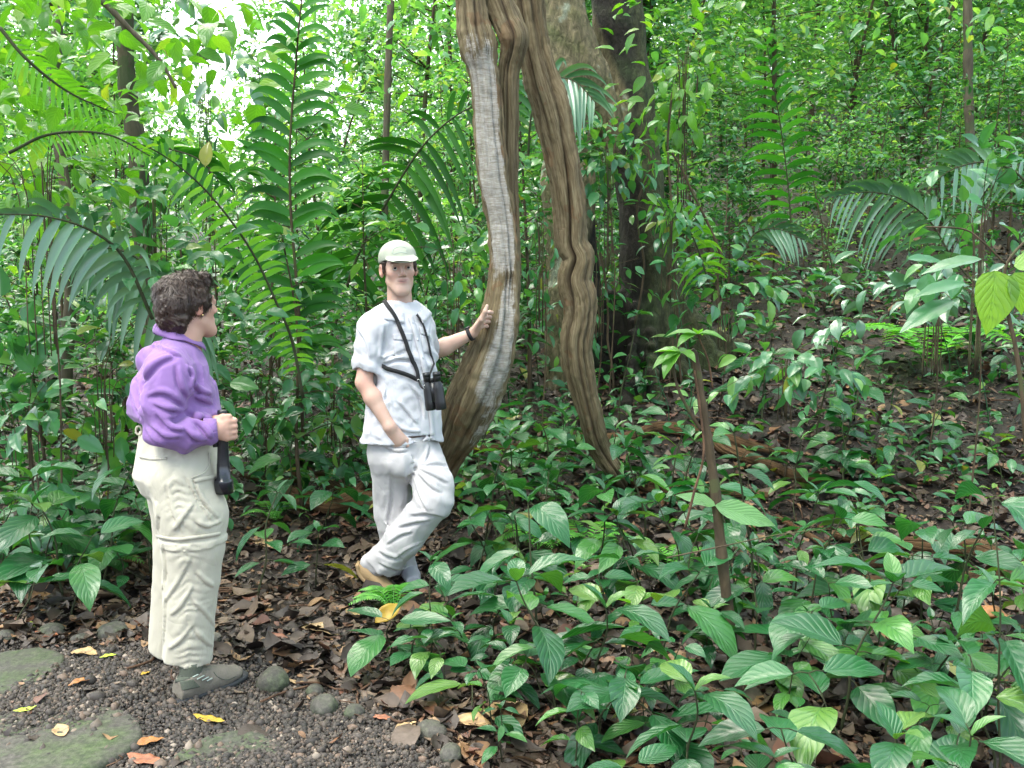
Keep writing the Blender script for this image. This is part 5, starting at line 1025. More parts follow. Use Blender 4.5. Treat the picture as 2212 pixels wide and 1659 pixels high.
# ---------------- seedlings ----------------
def seedling_meshes(seed, h=.35, pairs=3, leaf=.17, temps=None, mat='broad', lean=.1, tilt=.1, whorl=False, bright=None):
    g = np.random.default_rng(seed); n = 12; t = np.linspace(0, 1, n); d = norm([g.normal(), g.normal(), 0]); C = np.stack([d[0]*lean*t**1.6+.01*np.sin(t*9+seed), d[1]*lean*t**1.6, h*t], 1); C[0, 2] = -.03
    S = Acc(); V, Fq, uv = tube(C, np.linspace(.0045, .0022, n)*(.6+h), 6); S.add(V, Fq, uv); A = Acc(); a0 = g.uniform(0, 6.28); pos = []; al = []; sc = []; nr = []
    for k in range(pairs):
        f = 1-.26*k*(3/max(pairs, 3)) if pairs < 5 else 1-.75*k/(pairs-1); f = max(f, .2); p = C[min(int(f*(n-1)), n-1)]
        for m in range(5 if (whorl and k == 0) else 2):
            a = a0+k*1.45+m*(1.257 if (whorl and k == 0) else math.pi)+g.normal()*.22; e = g.normal()*.2+tilt-(k*.08); dr = np.array([math.cos(a), math.sin(a), e]); pl = leaf*.16; q = p+norm(dr)*pl
            V, Fq, uv = tube(np.array([p, (p+q)/2+[0, 0, .004], q]), .0017, 4); S.add(V, Fq, uv); pos.append(q); al.append(dr); sc.append(leaf*(.62+.45*g.random())*(1-.09*(k == 0)*(pairs > 2))); nr.append(np.array([0, 0, 1])+g.normal(size=3)*.22)
    if bright is not None or g.random() < .5:
        for m in range(2): a = a0+1.2+m*math.pi; pos.append(C[-1]); al.append(np.array([math.cos(a)*.7, math.sin(a)*.7, 1])); sc.append(leaf*.42); nr.append(np.array([-math.cos(a), -math.sin(a), 1]))
    r = g.random(len(pos)); scatter(A, temps or BIG, pos, al, nr, sc, r)
    def me(acc, nm, mt): V = np.vstack(acc.V); return mkmesh(nm, V, np.vstack(acc.F), M[mt], np.vstack(acc.U), np.concatenate(acc.Rn))
    return me(S, 'stem', 'stem'), me(A, 'leaves', mat)
PROTO = {}
for k in range(7): PROTO['big', k] = seedling_meshes(200+k, [.34, .42, .28, .5, .22, .38, .46][k], [3, 4, 3, 4, 2, 3, 4][k], [.235, .25, .24, .225, .22, .26, .24][k], BIG, 'broad', .12, .12)
for k in range(6): PROTO['med', k] = seedling_meshes(300+k, [.22, .3, .18, .36, .26, .14][k], [3, 3, 2, 4, 3, 2][k], [.15, .155, .14, .15, .16, .13][k], MED, 'broad', .08, .15)
for k in range(4): PROTO['tall', k] = seedling_meshes(400+k, [.7, .9, .6, 1.1][k], [5, 6, 5, 7][k], [.17, .16, .18, .15][k], MED if k > 1 else BIG, 'broad', .2, .1, True)
for k in range(3): PROTO['brt', k] = seedling_meshes(500+k, [.15, .2, .1][k], 2, [.09, .1, .08][k], MED, 'bright', .05, .3)
def plant(kind, k, loc, rz, sc, name, label, cat, group=None):
    r_ = empty(name, loc, rz, sc); tag(r_, label, cat, group); S, A = PROTO[kind, k]; link('stem', S, r_); link('leaves', A, r_); return r_
def near_word(u, v):
    marks = [(385, 1500, 'the hiking boots'), (588, 1486, 'the tallest round stone'), (700, 1540, 'the round stones'), (870, 1280, 'the crossed feet of the man'), (930, 1600, 'the dark stone at the bottom'), (1120, 1560, 'the pitted brown leaf'), (1345, 1045, 'the foot of the kinked liana'), (1585, 1430, 'the foot of the thin sapling'), (1545, 1150, 'the middle of the thin sapling'), (1960, 1200, 'the thick far right stem'), (2140, 1345, 'the pale orange lobed leaf'), (1400, 880, 'the buttressed tree'), (975, 1000, 'the pale liana'), (700, 1100, 'the furrowed ground stem'), (250, 1368, 'the low flat stone'), (1620, 1010, 'the arching brown stem'), (2200, 1600, 'the lower right corner'), (1350, 1620, 'the middle of the bottom edge'), (1800, 1620, 'the bottom edge at right')]
    m = min(marks, key=lambda m: (m[0]-u)**2+(m[1]-v)**2); du, dv = u-m[0], v-m[1]; d = math.hypot(du, dv)
    if d < 45: rel = 'right at'
    else: rel = ('below' if dv > 0 else 'above') if abs(dv) > abs(du)*1.8 else (('right of' if du > 0 else 'left of') if abs(du) > abs(dv)*1.8 else ('up' if dv < 0 else 'down')+(' right of' if du > 0 else ' left of'))
    return rel+' '+m[2]
used = {}
ORD = ['', 'second ', 'third ', 'fourth ', 'fifth ', 'sixth ', 'seventh ', 'eighth ', 'ninth ', 'tenth ']
def nlabel(desc, u, v, size):
    desc = desc.replace('small green seedling with veined leaves', 'small veined seedling').replace('broad leaved green seedling', 'broad leaved seedling')
    w = near_word(u, v); k = (desc, w); used[k] = used.get(k, 0)+1; n = used[k]-1
    return '%s%s %s' % (('the '+ORD[min(n, 9)]+'nearest ' if n else ''), desc, w)
placed = []
# the large-leaved plants one can single out: (u,v of the crown, Y, kind, variant, scale)
KEY = [(1210, 1240, 3.5, 'big', 1, 1.15), (1290, 1250, 3.55, 'big', 5, 1.1), (1160, 1110, 4.0, 'big', 3, 1.15), (1420, 1300, 3.9, 'big', 0, 1), (1060, 1240, 4.2, 'big', 2, 1.05), (990, 1270, 4.3, 'big', 4, 1), (840, 1310, 4.1, 'big', 0, .95), (870, 1395, 3.9, 'med', 3, 1.1), (1020, 1500, 3.5, 'big', 4, .9), (920, 1620, 3.25, 'big', 2, .8), (1290, 1460, 3.3, 'big', 2, .9), (1200, 1400, 3.5, 'big', 4, .9), (1250, 1380, 3.6, 'med', 0, 1.2), (1450, 1470, 3.2, 'big', 1, .95), (1490, 1560, 2.9, 'big', 5, .85), (1620, 1600, 2.8, 'big', 3, .8), (1740, 1590, 2.8, 'big', 2, .9), (1290, 1630, 2.9, 'big', 0, .7), (2010, 1480, 2.6, 'big', 5, .8), (2060, 1600, 2.6, 'big', 1, .8), (2170, 1540, 2.6, 'big', 0, .8), (1850, 1480, 3.0, 'big', 4, 1.1), (1820, 1380, 3.3, 'big', 1, 1), (1900, 1330, 3.5, 'big', 6, 1), (2000, 1360, 3.4, 'big', 3, 1), (2130, 1300, 3.3, 'big', 2, 1.1), (2190, 1090, 3.0, 'big', 6, .8), (2160, 1400, 3.0, 'big', 4, 1), (1680, 1330, 3.6, 'big', 6, 1), (1640, 1230, 3.9, 'big', 1, .95), (1740, 1190, 4.2, 'big', 3, 1.0), (1810, 1210, 4.0, 'big', 0, .9), (1380, 1150, 4.6, 'big', 5, 1), (1480, 1110, 4.8, 'big', 1, 1), (1300, 1100, 4.8, 'big', 3, 1), (1880, 1080, 4.3, 'big', 1, 1.05), (1780, 1050, 4.6, 'tall', 0, .8), (1640, 900, 4.5, 'tall', 1, .9), (1720, 940, 4.6, 'tall', 2, .95), (1600, 1000, 4.7, 'big', 6, 1.1), (2000, 1120, 4.2, 'big', 6, 1.05), (2060, 1180, 4.1, 'med', 3, 1.4), (1930, 1200, 4.0, 'big', 4, 1.1), (2120, 1060, 4.4, 'med', 1, 1.5), (1770, 760, 7.0, 'tall', 0, 1.1), (1830, 800, 6.6, 'tall', 2, 1.1), (1650, 760, 7.4, 'big', 1, 1.4), (130, 1110, 4.7, 'big', 1, 1.25), (60, 1130, 4.6, 'big', 5, 1.1), (220, 1110, 4.9, 'big', 3, 1.1), (150, 1200, 4.5, 'big', 0, 1.05), (30, 1230, 4.3, 'big', 4, 1.1), (260, 1190, 4.8, 'med', 1, 1.4), (560, 1160, 4.9, 'med', 3, 1.3), (680, 1150, 5.0, 'med', 4, 1.2), (700, 1010, 5.8, 'big', 2, 1.1), (620, 960, 6.2, 'big', 5, 1.2), (1130, 1010, 5.0, 'big', 6, 1.15), (1070, 1040, 4.9, 'big', 0, 1.1), (1020, 1130, 4.8, 'med', 1, 1.2), (1110, 900, 6.0, 'big', 1, 1.1), (1200, 900, 6.4, 'big', 6, 1.1), (1050, 960, 5.6, 'med', 3, 1.4), (1180, 960, 5.6, 'med', 4, 1.4), (1400, 960, 5.6, 'med', 0, 1.5), (1480, 900, 6.0, 'big', 1, 1.1), (1390, 850, 6.6, 'big', 0, 1.2), (1450, 780, 6.0, 'tall', 3, .7)]
def place_key():
    for i, (u, v, Y, kd, k, sc) in enumerate(KEY):
        sc = sc*(1.3 if (kd == 'big' and v > 1280) else 1.12); c = P(u, v, Y); z = float(H(c[0], Y)); hgt = c[2]-z; S, A = PROTO[kd, k]; ph = max(vv.co[2] for vv in S.vertices); s_ = sc
        kz = hgt/(ph*sc)
        if hgt < .02: continue
        d = {'big': 'broad leaved green seedling', 'med': 'small green seedling with veined leaves', 'tall': 'tall leafy green seedling'}[kd]
        r_ = plant(kd, k, (c[0], Y, z), rng.uniform(0, 6.28), sc, 'seedling', nlabel(d, u, v, 1), 'seedling', 'broad leaved seedlings in the foreground')
        if kz < .6 or kz > 1.5: r_.scale = (sc, sc, sc*min(max(kz, .5), 2.2))
        placed.append((c[0], Y))
place_key()
def roots(u, v):
    return rng.random() < .85 and ((1290 < u < 1640 and 925 < v < 1015) or (585 < u < 800 and 1060 < v < 1210) or (u > 1830 and 1190 < v < 1330) or (1360 < u < 1620 and 640 < v < 925) or (1330 < u < 1560 and 1050 < v < 1100))
def ok_place(u, v, right=True):
    if roots(u, v): return False
    if 1530 < u < 1650 and 1400 < v < 1660: return False
    if v > 1690 or u < -40 or u > 2260: return False
    if region_gravel(u, v+30): return False
    if 300 < u < 540 and v > 1150: return False
    if u < 760 and 1270 < v: return False
    if u < 1000 and v > 1300+(u-760)*1.0: return False
    if 560 < u < 800 and v > 1190: return False
    if 740 < u < 1010 and v > 1180 and v < 1430: return False
    return True
def fill():
    c = 0; tries = 0
    while c < 135 and tries < 4000:
        tries += 1; u = rng.uniform(-20, 2240); v = rng.uniform(1000, 1800)
        p = hit(u, v)
        if p is None or not ok_place(u, v): continue
        dmin = min(math.hypot(p[0]-a, p[1]-b) for a, b in placed); need = .16 if p[1] < 5 else .22
        if dmin < need: continue
        placed.append((p[0], p[1])); kd = 'big' if rng.random() < .4 else ('brt' if rng.random() < .12 else 'med'); k = int(rng.integers(0, {'big': 7, 'med': 6, 'brt': 3}[kd]))
        sc = rng.uniform(.6, .9) if p[1] < 4 else rng.uniform(.8, 1.2)
        d = {'big': 'broad leaved green seedling', 'med': 'small green seedling with veined leaves', 'brt': 'tiny lime green sprout'}[kd]
        plant(kd, k, p, rng.uniform(0, 6.28), sc, 'seedling', nlabel(d, u, v, 1), 'seedling', 'small seedlings between the larger ones'); c += 1
fill()
def left_edge():
    for (u0, u1, v0, v1, N) in ((-20, 335, 1090, 1290, 34), (545, 800, 990, 1050, 9)):
        c = 0; t = 0
        while c < N and t < 800:
            t += 1; u = rng.uniform(u0, u1); v = rng.uniform(v0, v1); p = hit(u, v)
            if min(math.hypot(p[0]-a, p[1]-b) for a, b in placed) < .15: continue
            placed.append((p[0], p[1])); kd = 'big' if rng.random() < .45 else 'med'; k = int(rng.integers(0, 6)); plant(kd, k, p, rng.uniform(0, 6.28), rng.uniform(.8, 1.15), 'seedling', nlabel({'big': 'broad leaved seedling', 'med': 'small veined seedling'}[kd], u, v, 1), 'seedling', 'small seedlings between the larger ones'); c += 1
left_edge()
RT = []
def slope():
    c = 0; tries = 0
    while c < 330 and tries < 6000:
        tries += 1; u = rng.uniform(-40, 2260); v = rng.uniform(640, 1100); p = hit(u, v)
        if p is None or p[1] > 13 or (u < 900 and p[1] > 9) or roots(u, v): continue
        if u > 1500 and wob(np.array([[p[0], p[1], 0]]), 2.6, 1., 97)[0] < -.55: continue
        if min(math.hypot(p[0]-a, p[1]-b) for a, b in placed) < .2+.015*p[1]: continue
        if rng.random() > (.75 if u > 1500 and 800 < v < 1000 else 1): continue
        placed.append((p[0], p[1])); kd = rng.choice(['big', 'med', 'med', 'tall'] if u < 1400 else ['big', 'med', 'med', 'med', 'tall']); k = int(rng.integers(0, {'big': 7, 'med': 6, 'tall': 4}[kd]))
        sd = 'behind the woman and the man at left' if u < 960 else ('around the lianas and the buttressed tree' if u < 1600 else 'on the open slope at right')
        if c >= 48: RT.append((str(kd), k, p)); c += 1; continue
        plant(str(kd), k, p, rng.uniform(0, 6.28), rng.uniform(.75, 1.25), 'seedling', 'one of the many little green seedlings '+sd, 'seedling', 'seedlings '+sd); c += 1
slope()
def carpet():
    A = Acc()
    for _ in range(150):
        y = rng.uniform(2.2, 11); sd = 1 if rng.random() < .6 else -1; x = sd*(.53*y+.35+rng.random()*2.2)
        if sd < 0 and y < 4.6: continue
        RT.append((str(rng.choice(['big', 'med', 'med'])), int(rng.integers(0, 6)), np.array([x, y, float(H(x, y))])))
    for kd, k, p in RT:
        for me in PROTO[kd, k]:
            n = len(me.vertices); V = np.empty(n*3, np.float32); me.vertices.foreach_get('co', V); V = V.reshape(-1, 3); a = rng.uniform(0, 6.28); s_ = rng.uniform(.75, 1.25); c_, q_ = math.cos(a)*s_, math.sin(a)*s_; m_ = len(me.polygons)
            V = V@np.array([[c_, q_, 0], [-q_, c_, 0], [0, 0, s_]])+p; F_ = [list(f.vertices) for f in me.polygons]; F_ = np.array([f if len(f) == 4 else f+f[2:3] for f in F_]); rr = np.empty(n, np.float32); me.attributes['rnd'].data.foreach_get('value', rr)
            uv = np.zeros((n, 2)); l = me.uv_layers[0]; lu = np.empty(len(me.loops)*2, np.float32); l.data.foreach_get('uv', lu); li = np.empty(len(me.loops), np.int32); me.loops.foreach_get('vertex_index', li); uv[li] = lu.reshape(-1, 2); A.add(V, F_, uv, rr)
    o = A.build('seedling_carpet', M['broad']); tag(o, 'carpet of small seedlings further back under the trees', kind='stuff')
carpet()
# low ground cover further up the slope and between the seedlings
def cover():
    A = Acc(); N = 40000; y = 6+22*rng.random(N)**1.2; x = (rng.random(N)-.5)*(1.2*y+9); cl = wob(np.stack([x, y, 0*x], 1), 2.2, 1., 91)+rng.random(N)*.9; keep = (cl > np.where(x > 1.2, .5, .0)) & ~((x > 1.1) & (x < 2.1) & (y < 9.3)); x, y = x[keep], y[keep]; n = len(x); z = H(x, y)+rng.random(n)**1.3*.28+.03
    al = rdir(n)*[1, 1, .4]; nr = np.array([0, 0, 1.])+rng.normal(size=(n, 3))*.4; scatter(A, MED, np.stack([x, y, z], 1), al, nr, rng.uniform(.05, .13, n), rng.random(n)); o = A.build('undergrowth', M['mid']); tag(o, 'low leafy ground cover on the slope beneath the forest', kind='stuff')
cover()

# ---------------- ferns ----------------
def fern(loc, nf, ln, label, seed, mat='fern', tips=None):
    g = np.random.default_rng(seed); r_ = empty('fern', loc); tag(r_, label, 'fern'); loc = np.array(loc)
    for k in range(nf):
        a = k*2*np.pi/nf+g.uniform(-.3, .3) if tips is None else R(tips[k]); d = np.array([math.cos(a), math.sin(a), 0]); l_ = ln*g.uniform(.8, 1.1); pts = [loc, loc+d*l_*.3+[0, 0, l_*.38], loc+d*l_*.65+[0, 0, l_*.45], loc+d*l_+[0, 0, l_*.30]]
        C = spline(np.array(pts), 60); T = norm(np.gradient(C, axis=0)); L = np.linspace(0, 1, 60); A = Acc(); V, Fq, uv = tube(C[::5]-loc, .0018, 4); A.add(V, Fq, uv)
        s = np.arange(.14, 1, .048); i = (s*59).astype(int); w = np.sin(np.pi*(s*.85+.12))**.8*l_*.26
        for sd in (-1, 1):
            sv = norm(np.cross(T[i], [0, 0, 1.]))*sd; scatter(A, [leaf_t(4, 2, .30, .3, .12, .1, 0, 0)], C[i]-loc, sv+T[i]*.35, np.tile([0, 0, 1.], (len(i), 1))+g.normal(size=(len(i), 3))*.1, w, g.random(len(i)))
        A.build('fern_frond', M[mat], r_)
def on(u, v): p = hit(u, v); return p
fern(on(850, 1325), 6, .22, 'bright lime green fern in front of the raised tan shoe', 1, tips=(170, 120, 60, 95, 200, 145))
fern(on(215, 1245), 5, .30, 'fern with fine fronds left of the pale trousers', 2)
fern(on(1270, 1190), 6, .32, 'pale green fern below the foot of the kinked liana', 3)
fern(on(1160, 1190), 5, .26, 'small fern between the two lianas in front', 4)
fern(on(590, 1130), 5, .22, 'little fern behind the spotting scope', 5)
fern(on(1450, 1230), 5, .28, 'fern left of the thin sapling', 6)
fern(on(2010, 800), 6, .8, 'wide fern on the slope at right', 7)
fern(on(1560, 620), 6, .7, 'fern up the slope right of the dark trunk', 8)
fern(on(870, 1000), 4, .3, 'fern hidden behind the trousers of the man', 9) if False else None

# ---------------- the thin sapling ----------------
def curve_tube(acc, pts, r0, r1, n=40, seg=8, wobn=0, base=None):
    C = spline(np.array(pts), n); g = np.random.default_rng(int(abs(C[0, 0])*1000)); C = C+wobn*np.stack([np.sin(np.linspace(0, 9, n)), 0*C[:, 1], 0*C[:, 1]], 1); V, Fq, uv = tube(C, np.linspace(r0, r1, n)*(1+.08*np.sin(np.linspace(0, 50, n))), seg); acc.add(V, Fq, uv); return C
def sapling():
    b = hit(1588, 1440); Y = b[1]; r_ = empty('sapling', b); tag(r_, 'thin mossy sapling trunk with a tuft of light leaves at its broken top', 'sapling'); A = Acc()
    curve_tube(A, [b-[0, 0, .05], P(1575, 1350, Y), P(1558, 1200, Y), P(1545, 1050, Y), P(1527, 930, Y), P(1513, 850, Y), P(1500, 775, Y), P(1493, 755, Y)],    .026, .0135, 80, 12, .003); A.build('trunk', M['woody'], r_, base=b)
    A = Acc(); curve_tube(A, [P(1515, 930, Y-.01), P(1490, 890, Y-.03), P(1465, 840, Y-.05), P(1455, 790, Y-.05), P(1468, 762, Y-.05)], .008, .004, 30, 8); A.build('branch', M['woody'], r_, base=b)
    A = Acc(); curve_tube(A, [P(1540, 840, Y-.02), P(1530, 780, Y-.02), P(1512, 735, Y-.02), P(1507, 720, Y-.02)], .004, .003, 20, 6)
    curve_tube(A, [P(1480, 1140, Y-.06), P(1500, 1060, Y-.06), P(1520, 980, Y-.05), P(1512, 880, Y-.03), P(1500, 800, Y-.02)], .006, .004, 30, 6); A.build('branch', M['root'], r_, base=b)
    T1, T2 = P(1507, 722, Y-.02), P(1468, 760, Y-.05); pos = []; al = []; sc = []
    for (c, lst) in ((T1, [(-1, .05, .3, .16), (1, -.2, .05, .15), (.5, .9, .2, .1), (-.9, -.6, -.1, .15), (.9, -.5, .35, .13), (-.2, -.9, .5, .12)]), (T2, [(-1, -.2, -.35, .16), (-.8, -.6, -.6, .17), (.3, -.8, .0, .14), (-.9, .4, .1, .13), (.6, .5, .2, .1)])):
        for x, y, z, s in lst: pos.append(c); al.append((x, y, z)); sc.append(s*.85)
    A = Acc(); scatter(A, BIG, pos, al, np.tile([0, -.2, 1.], (len(pos), 1)), sc, rng.random(len(pos))*.5); A.build('leaves', M['bright'], r_, base=b)
    A = Acc(); q = P(1545, 1092, Y-.03); scatter(A, [leaf_t(16, 8, .4, .38, .10, .1, .012, 1.2, -.05)], [q, q], [(1, -.1, -.30), (-1, .2, .35)], [[.1, -.8, .9], [0, -.6, 1]], [.27, .17], .6); A.build('leaves', M['paleleaf'], r_, base=b)
    A = Acc(); c = hit(1480, 1195); o_ = None
    A = Acc(); curve_tube(A, [P(1440, 1205, 3.7), P(1560, 1180, 3.7), P(1680, 1155, 3.7), P(1785, 1143, 3.75)], .003, .002, 20, 6); bb = P(1440, 1205, 3.7); o = A.build('stick', M['woody'], base=bb); o.location = bb; tag(o, 'thin straight brown stick leaning across the seedlings past the sapling', 'stick')
sapling()
def edge_plant():
    b = hit(2212, 1330); Y = 3.6; b = np.array([P(2225, 1500, Y)[0], Y, 0.]); r_ = empty('edge_plant', b); r_.name = 'shrub'; tag(r_, 'tall stemmed shrub at the right edge with a big yellow green heart shaped leaf', 'shrub'); A = Acc()
    curve_tube(A, [b, P(2222, 1150, Y), P(2212, 900, Y), P(2195, 760, Y), P(2178, 680, Y), P(2170, 600, Y), P(2180, 560, Y), P(2225, 510, Y)], .010, .005, 50, 8); curve_tube(A, [P(2172, 570, Y), P(2120, 520, Y), P(2080, 495, Y+.02), P(2000, 490, Y+.03)], .004, .003, 20, 6)
    for k, (u, v) in enumerate([(2090, 600), (2080, 622), (2100, 640), (2110, 660), (2095, 690)]): curve_tube(A, [P(2176, v+12, Y), P((u+2176)/2, v-8, Y-.02), P(u, v, Y-.03)], .0026, .0015, 12, 5)
    A.build('stem', M['woody'], r_, base=b)
    A = Acc(); scatter(A, [leaf_t(14, 6, .78, .3, .12, .1, .004, 1.1)], [P(2150, 585, Y-.02)], [(-.06, -.1, -1)], [[.25, -1, .1]], .24, .9); scatter(A, [leaf_t(14, 6, .7, .3, .2, .1, .004, 1.)], [P(2190, 575, Y-.05), P(2190, 590, Y)], [(.6, -.3, .15), (.35, -.05, -.9)], [[0, -.7, 1], [.3, -1, .2]], [.16, .17], .9); A.build('leaves', M['bright'], r_, base=b)
    A = Acc(); scatter(A, [leaf_t(14, 6, .33, .4, .2, .1, .01, 1.)], [P(1960, 560, Y+1), P(2085, 612, Y-.03), P(2060, 650, Y), P(2120, 560, Y+.3)], [(1, .1, .06), (-1, -.1, -.1), (-1, -.3, -.35), (-1, .3, -.1)], [[0, -.6, 1]]*4, [.22, .2, .25, .24], .4); A.build('leaves', M['mid'], r_, base=b)
edge_plant()
def big_leaf_plants():
    # single large blurred-looking leaves reaching into the foreground
    pass

# ---------------- understory treelets, trees and the far wood ----------------
def treelet_meshes(seed, h, nbr, nleaf, lsz, mat, temps, spread=.55, low=.25):
    g = np.random.default_rng(seed); S = Acc(); n = 20; t = np.linspace(0, 1, n); C = np.stack([.18*h*t*t*g.normal()*.5+.03*np.sin(t*7), .18*h*t*t*g.normal()*.5, h*t], 1); C[0, 2] = -.1; V, Fq, uv = tube(C, np.linspace(.006*h+.004, .004, n), 7); S.add(V, Fq, uv); pos = []; al = []
    for k in range(nbr):
        f = g.uniform(low, 1); p = C[int(f*(n-1))]; a = g.uniform(0, 6.28); L_ = spread*h*(.45+.4*(1-f))*g.uniform(.6, 1.1)*.6; d = norm([math.cos(a), math.sin(a), g.uniform(.0, .7)]); q = np.array([p, p+d*L_*.5+[0, 0, .03*h*.3], p+d*L_-np.array([0, 0, .06*L_])]); B = spline(q, 10); V, Fq, uv = tube(B, np.linspace(.004+.001*h, .002, 10), 5); S.add(V, Fq, uv)
        m = nleaf//nbr; f2 = g.random(m)**.7; i = (f2*9).astype(int); cc = B[i]+g.normal(size=(m, 3))*.09*L_; pos.append(cc); sd = norm(np.cross(d, [0, 0, 1.]))*np.where(g.random(m) < .5, -1, 1)[:, None]; al.append(sd+d*.5+g.normal(size=(m, 3))*.45-np.array([0, 0, .15]))
    pos = np.vstack(pos); al = np.vstack(al); A = Acc(); N = len(pos); scatter(A, temps, pos, al, np.array([0, 0, 1.])+g.normal(size=(N, 3))*.45, lsz*g.uniform(.6, 1.25, N), g.random(N))
    def me(acc, nm, mt): return mkmesh(nm, np.vstack(acc.V), np.vstack(acc.F), M[mt], np.vstack(acc.U), np.concatenate(acc.Rn))
    return me(S, 'trunk', 'woody'), me(A, 'crown', mat)
TP = {('u', 0): treelet_meshes(1, 2.0, 14, 260, .13, 'mid', MED), ('u', 1): treelet_meshes(2, 2.8, 18, 420, .12, 'fargreen', MED), ('u', 2): treelet_meshes(3, 1.4, 12, 200, .12, 'mid', MED, .8), ('u', 3): treelet_meshes(4, 3.4, 22, 600, .11, 'far', MED), ('u', 4): treelet_meshes(5, 2.4, 16, 380, .10, 'far', MED, .7), ('u', 5): treelet_meshes(6, 1.8, 14, 240, .15, 'fargreen', MED, .7),
      ('t', 0): treelet_meshes(11, 8, 46, 2600, .17, 'far', SML, .5, .15), ('t', 1): treelet_meshes(12, 10, 54, 3200, .18, 'far', SML, .42, .12), ('t', 2): treelet_meshes(13, 7, 40, 2400, .16, 'fargreen', SML, .6, .1), ('t', 3): treelet_meshes(14, 6, 40, 2400, .16, 'far', SML, .6, .1)}
def tree_at(kd, k, x, y, rz, sc, name, label, cat, group):
    r_ = empty(name, (x, y, float(H(x, y))), rz, sc); tag(r_, label, cat, group); S, A = TP[kd, k]; link('trunk', S, r_); link('crown', A, r_)
def woods():
    n = 0; tries = 0; pl = []
    while n < 150 and tries < 5000:
        tries += 1; y = 6.2+10*rng.random()**.9; x = (rng.random()-.5)*1.15*y
        u, v = proj([x, y, float(H(x, y))+1.0])
        if abs(u-1090) < 190 and y < 7.2: continue
        if 1150 < u < 1560 and y < 9.6: continue
        if u > 1560 and y < 10.3: continue
        if 780 < u < 960 and y < 7: continue
        if min([math.hypot(x-a, y-b) for a, b in pl] or [9]) < .38+.02*y: continue
        pl.append((x, y)); side = 'at left behind the woman' if u < 620 else ('behind the man and the pale liana' if u < 1150 else ('behind the buttressed tree' if u < 1560 else 'up the slope at right'))
        k = int(rng.choice([0, 1, 2, 3, 4, 5])); sc = rng.uniform(.75, 1.15)*(.75 if u > 1560 else 1.0)*(1.0 if y > 8 else .8)
        tree_at('u', k, x, y, rng.uniform(0, 6.28), sc, 'treelet', 'one of the slender understory treelets crowding '+side, 'small tree', 'understory treelets '+side); n += 1
    for k in range(14):
        y = rng.uniform(7, 15); sd = -1 if k % 2 else 1; x = sd*(.56*y+.8+rng.random()*2.5); tree_at('u', k % 6, x, y, rng.uniform(0, 6.28), 1., 'treelet', 'one of the understory treelets just beyond the '+('left' if sd < 0 else 'right')+' edge of the view', 'small tree', 'treelets beyond the edges of the view')
    for n in range(120):
        y = 15+22*rng.random(); x = ((n*.618) % 1-.5)*1.25*y+rng.normal()*.5; u, _ = proj([x, y, 2.])
        if 340 < u < 660 and rng.random() < .92: continue
        if u < 1000 and rng.random() < .3: continue
        side = 'in the left half of the background' if u < 1106 else 'in the right half of the background'
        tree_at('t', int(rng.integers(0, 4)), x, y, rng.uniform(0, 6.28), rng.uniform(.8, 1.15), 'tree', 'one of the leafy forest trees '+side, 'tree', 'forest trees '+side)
woods()
def far_wood():
    A = Acc(); N = 60000; y = rng.uniform(34, 46, N); x = (rng.random(N)-.5)*1.3*y; top = 13+3*np.sin(x*.5)+2*np.sin(x*1.3+1)+rng.normal(size=N)*1.; hz = H(x, y); z = hz+rng.random(N)*np.maximum(top-hz+4, 2); u, v = proj(np.stack([x, y, z], 1))
    gap = ((u-480)/105)**2+((v-70)/120)**2 < 1+rng.normal(size=N)*.35; gap |= ((u-560)/50)**2+((v-40)/90)**2 < 1; gap |= (wob(np.stack([x, y*0, z], 1), 1.5, 1., 95) > np.where(u < 1000, .35, .7)) & (v < 300); k = ~gap; n = k.sum()
    scatter(A, SML, np.stack([x, y, z], 1)[k], rdir(n), np.array([0, -.3, 1.])+rdir(n)*.6, rng.uniform(.25, .5, n), rng.random(n)); o = A.build('distant_wood', M['far']); tag(o, 'distant wall of forest foliage coloured pale to suggest haze', kind='stuff')
far_wood()
def added_canopy():  # unseen leaf layer added overhead to break the sky light into patches
    A = Acc(); N = 16000; x = rng.uniform(-34, 34, N); y = rng.uniform(-26, 44, N); q = np.stack([x, y, 0*x], 1); k = (wob(q, 1.1, 1., 201)+wob(q, 3.2, .6, 202)+rng.normal(size=N)*.15 > CAN); x, y = x[k], y[k]; n = len(x); z = 15.5+rng.random(n)*5
    scatter(A, SML, np.stack([x, y, z], 1), rdir(n)*[1, 1, .4], np.array([0, 0, 1.])+rdir(n)*.7, rng.uniform(.8, 1.5, n), rng.random(n)); o = A.build('added_canopy', M['far']); tag(o, 'unseen broken leaf cover added overhead to break up the sky light', kind='stuff')
CAN = .15
added_canopy()
# slim dark and pale trunks one can tell apart
def trunkline(pts, r0, r1, label, mat='bark', name='tree', cat='tree', crown=None):
    b = np.array(P(*pts[0])); g = hit(pts[0][0], pts[0][1]); r_ = empty(name, b); tag(r_, label, cat); A = Acc(); curve_tube(A, [P(*p) for p in pts], r0, r1, 50, 12, .01); A.build('trunk', M[mat], r_, base=b)
    if crown: 
        u, v, Y, rad, n, sz, m_ = crown; c = P(u, v, Y); A = Acc(); g = np.random.default_rng(int(u+v)); pos = c+g.normal(size=(n, 3))*rad; scatter(A, BIG if sz > .13 else MED, pos, rdir(n, g)*[1, 1, .4]+[0, 0, -.25], np.array([0, -.2, 1.])+g.normal(size=(n, 3))*.35, sz*g.uniform(.6, 1.2, n), g.random(n)); A.build('crown', M[m_], r_, base=b)
trunkline([(330, 1010, 6.8), (322, 640, 6.8), (305, 480, 6.8), (300, 330, 6.8), (272, 180, 6.8), (262, -80, 6.8)], .075, .055, 'dark crooked trunk behind the hair of the woman', crown=(150, 60, 6.4, np.array([.75, .5, .45]), 420, .2, 'bright'))
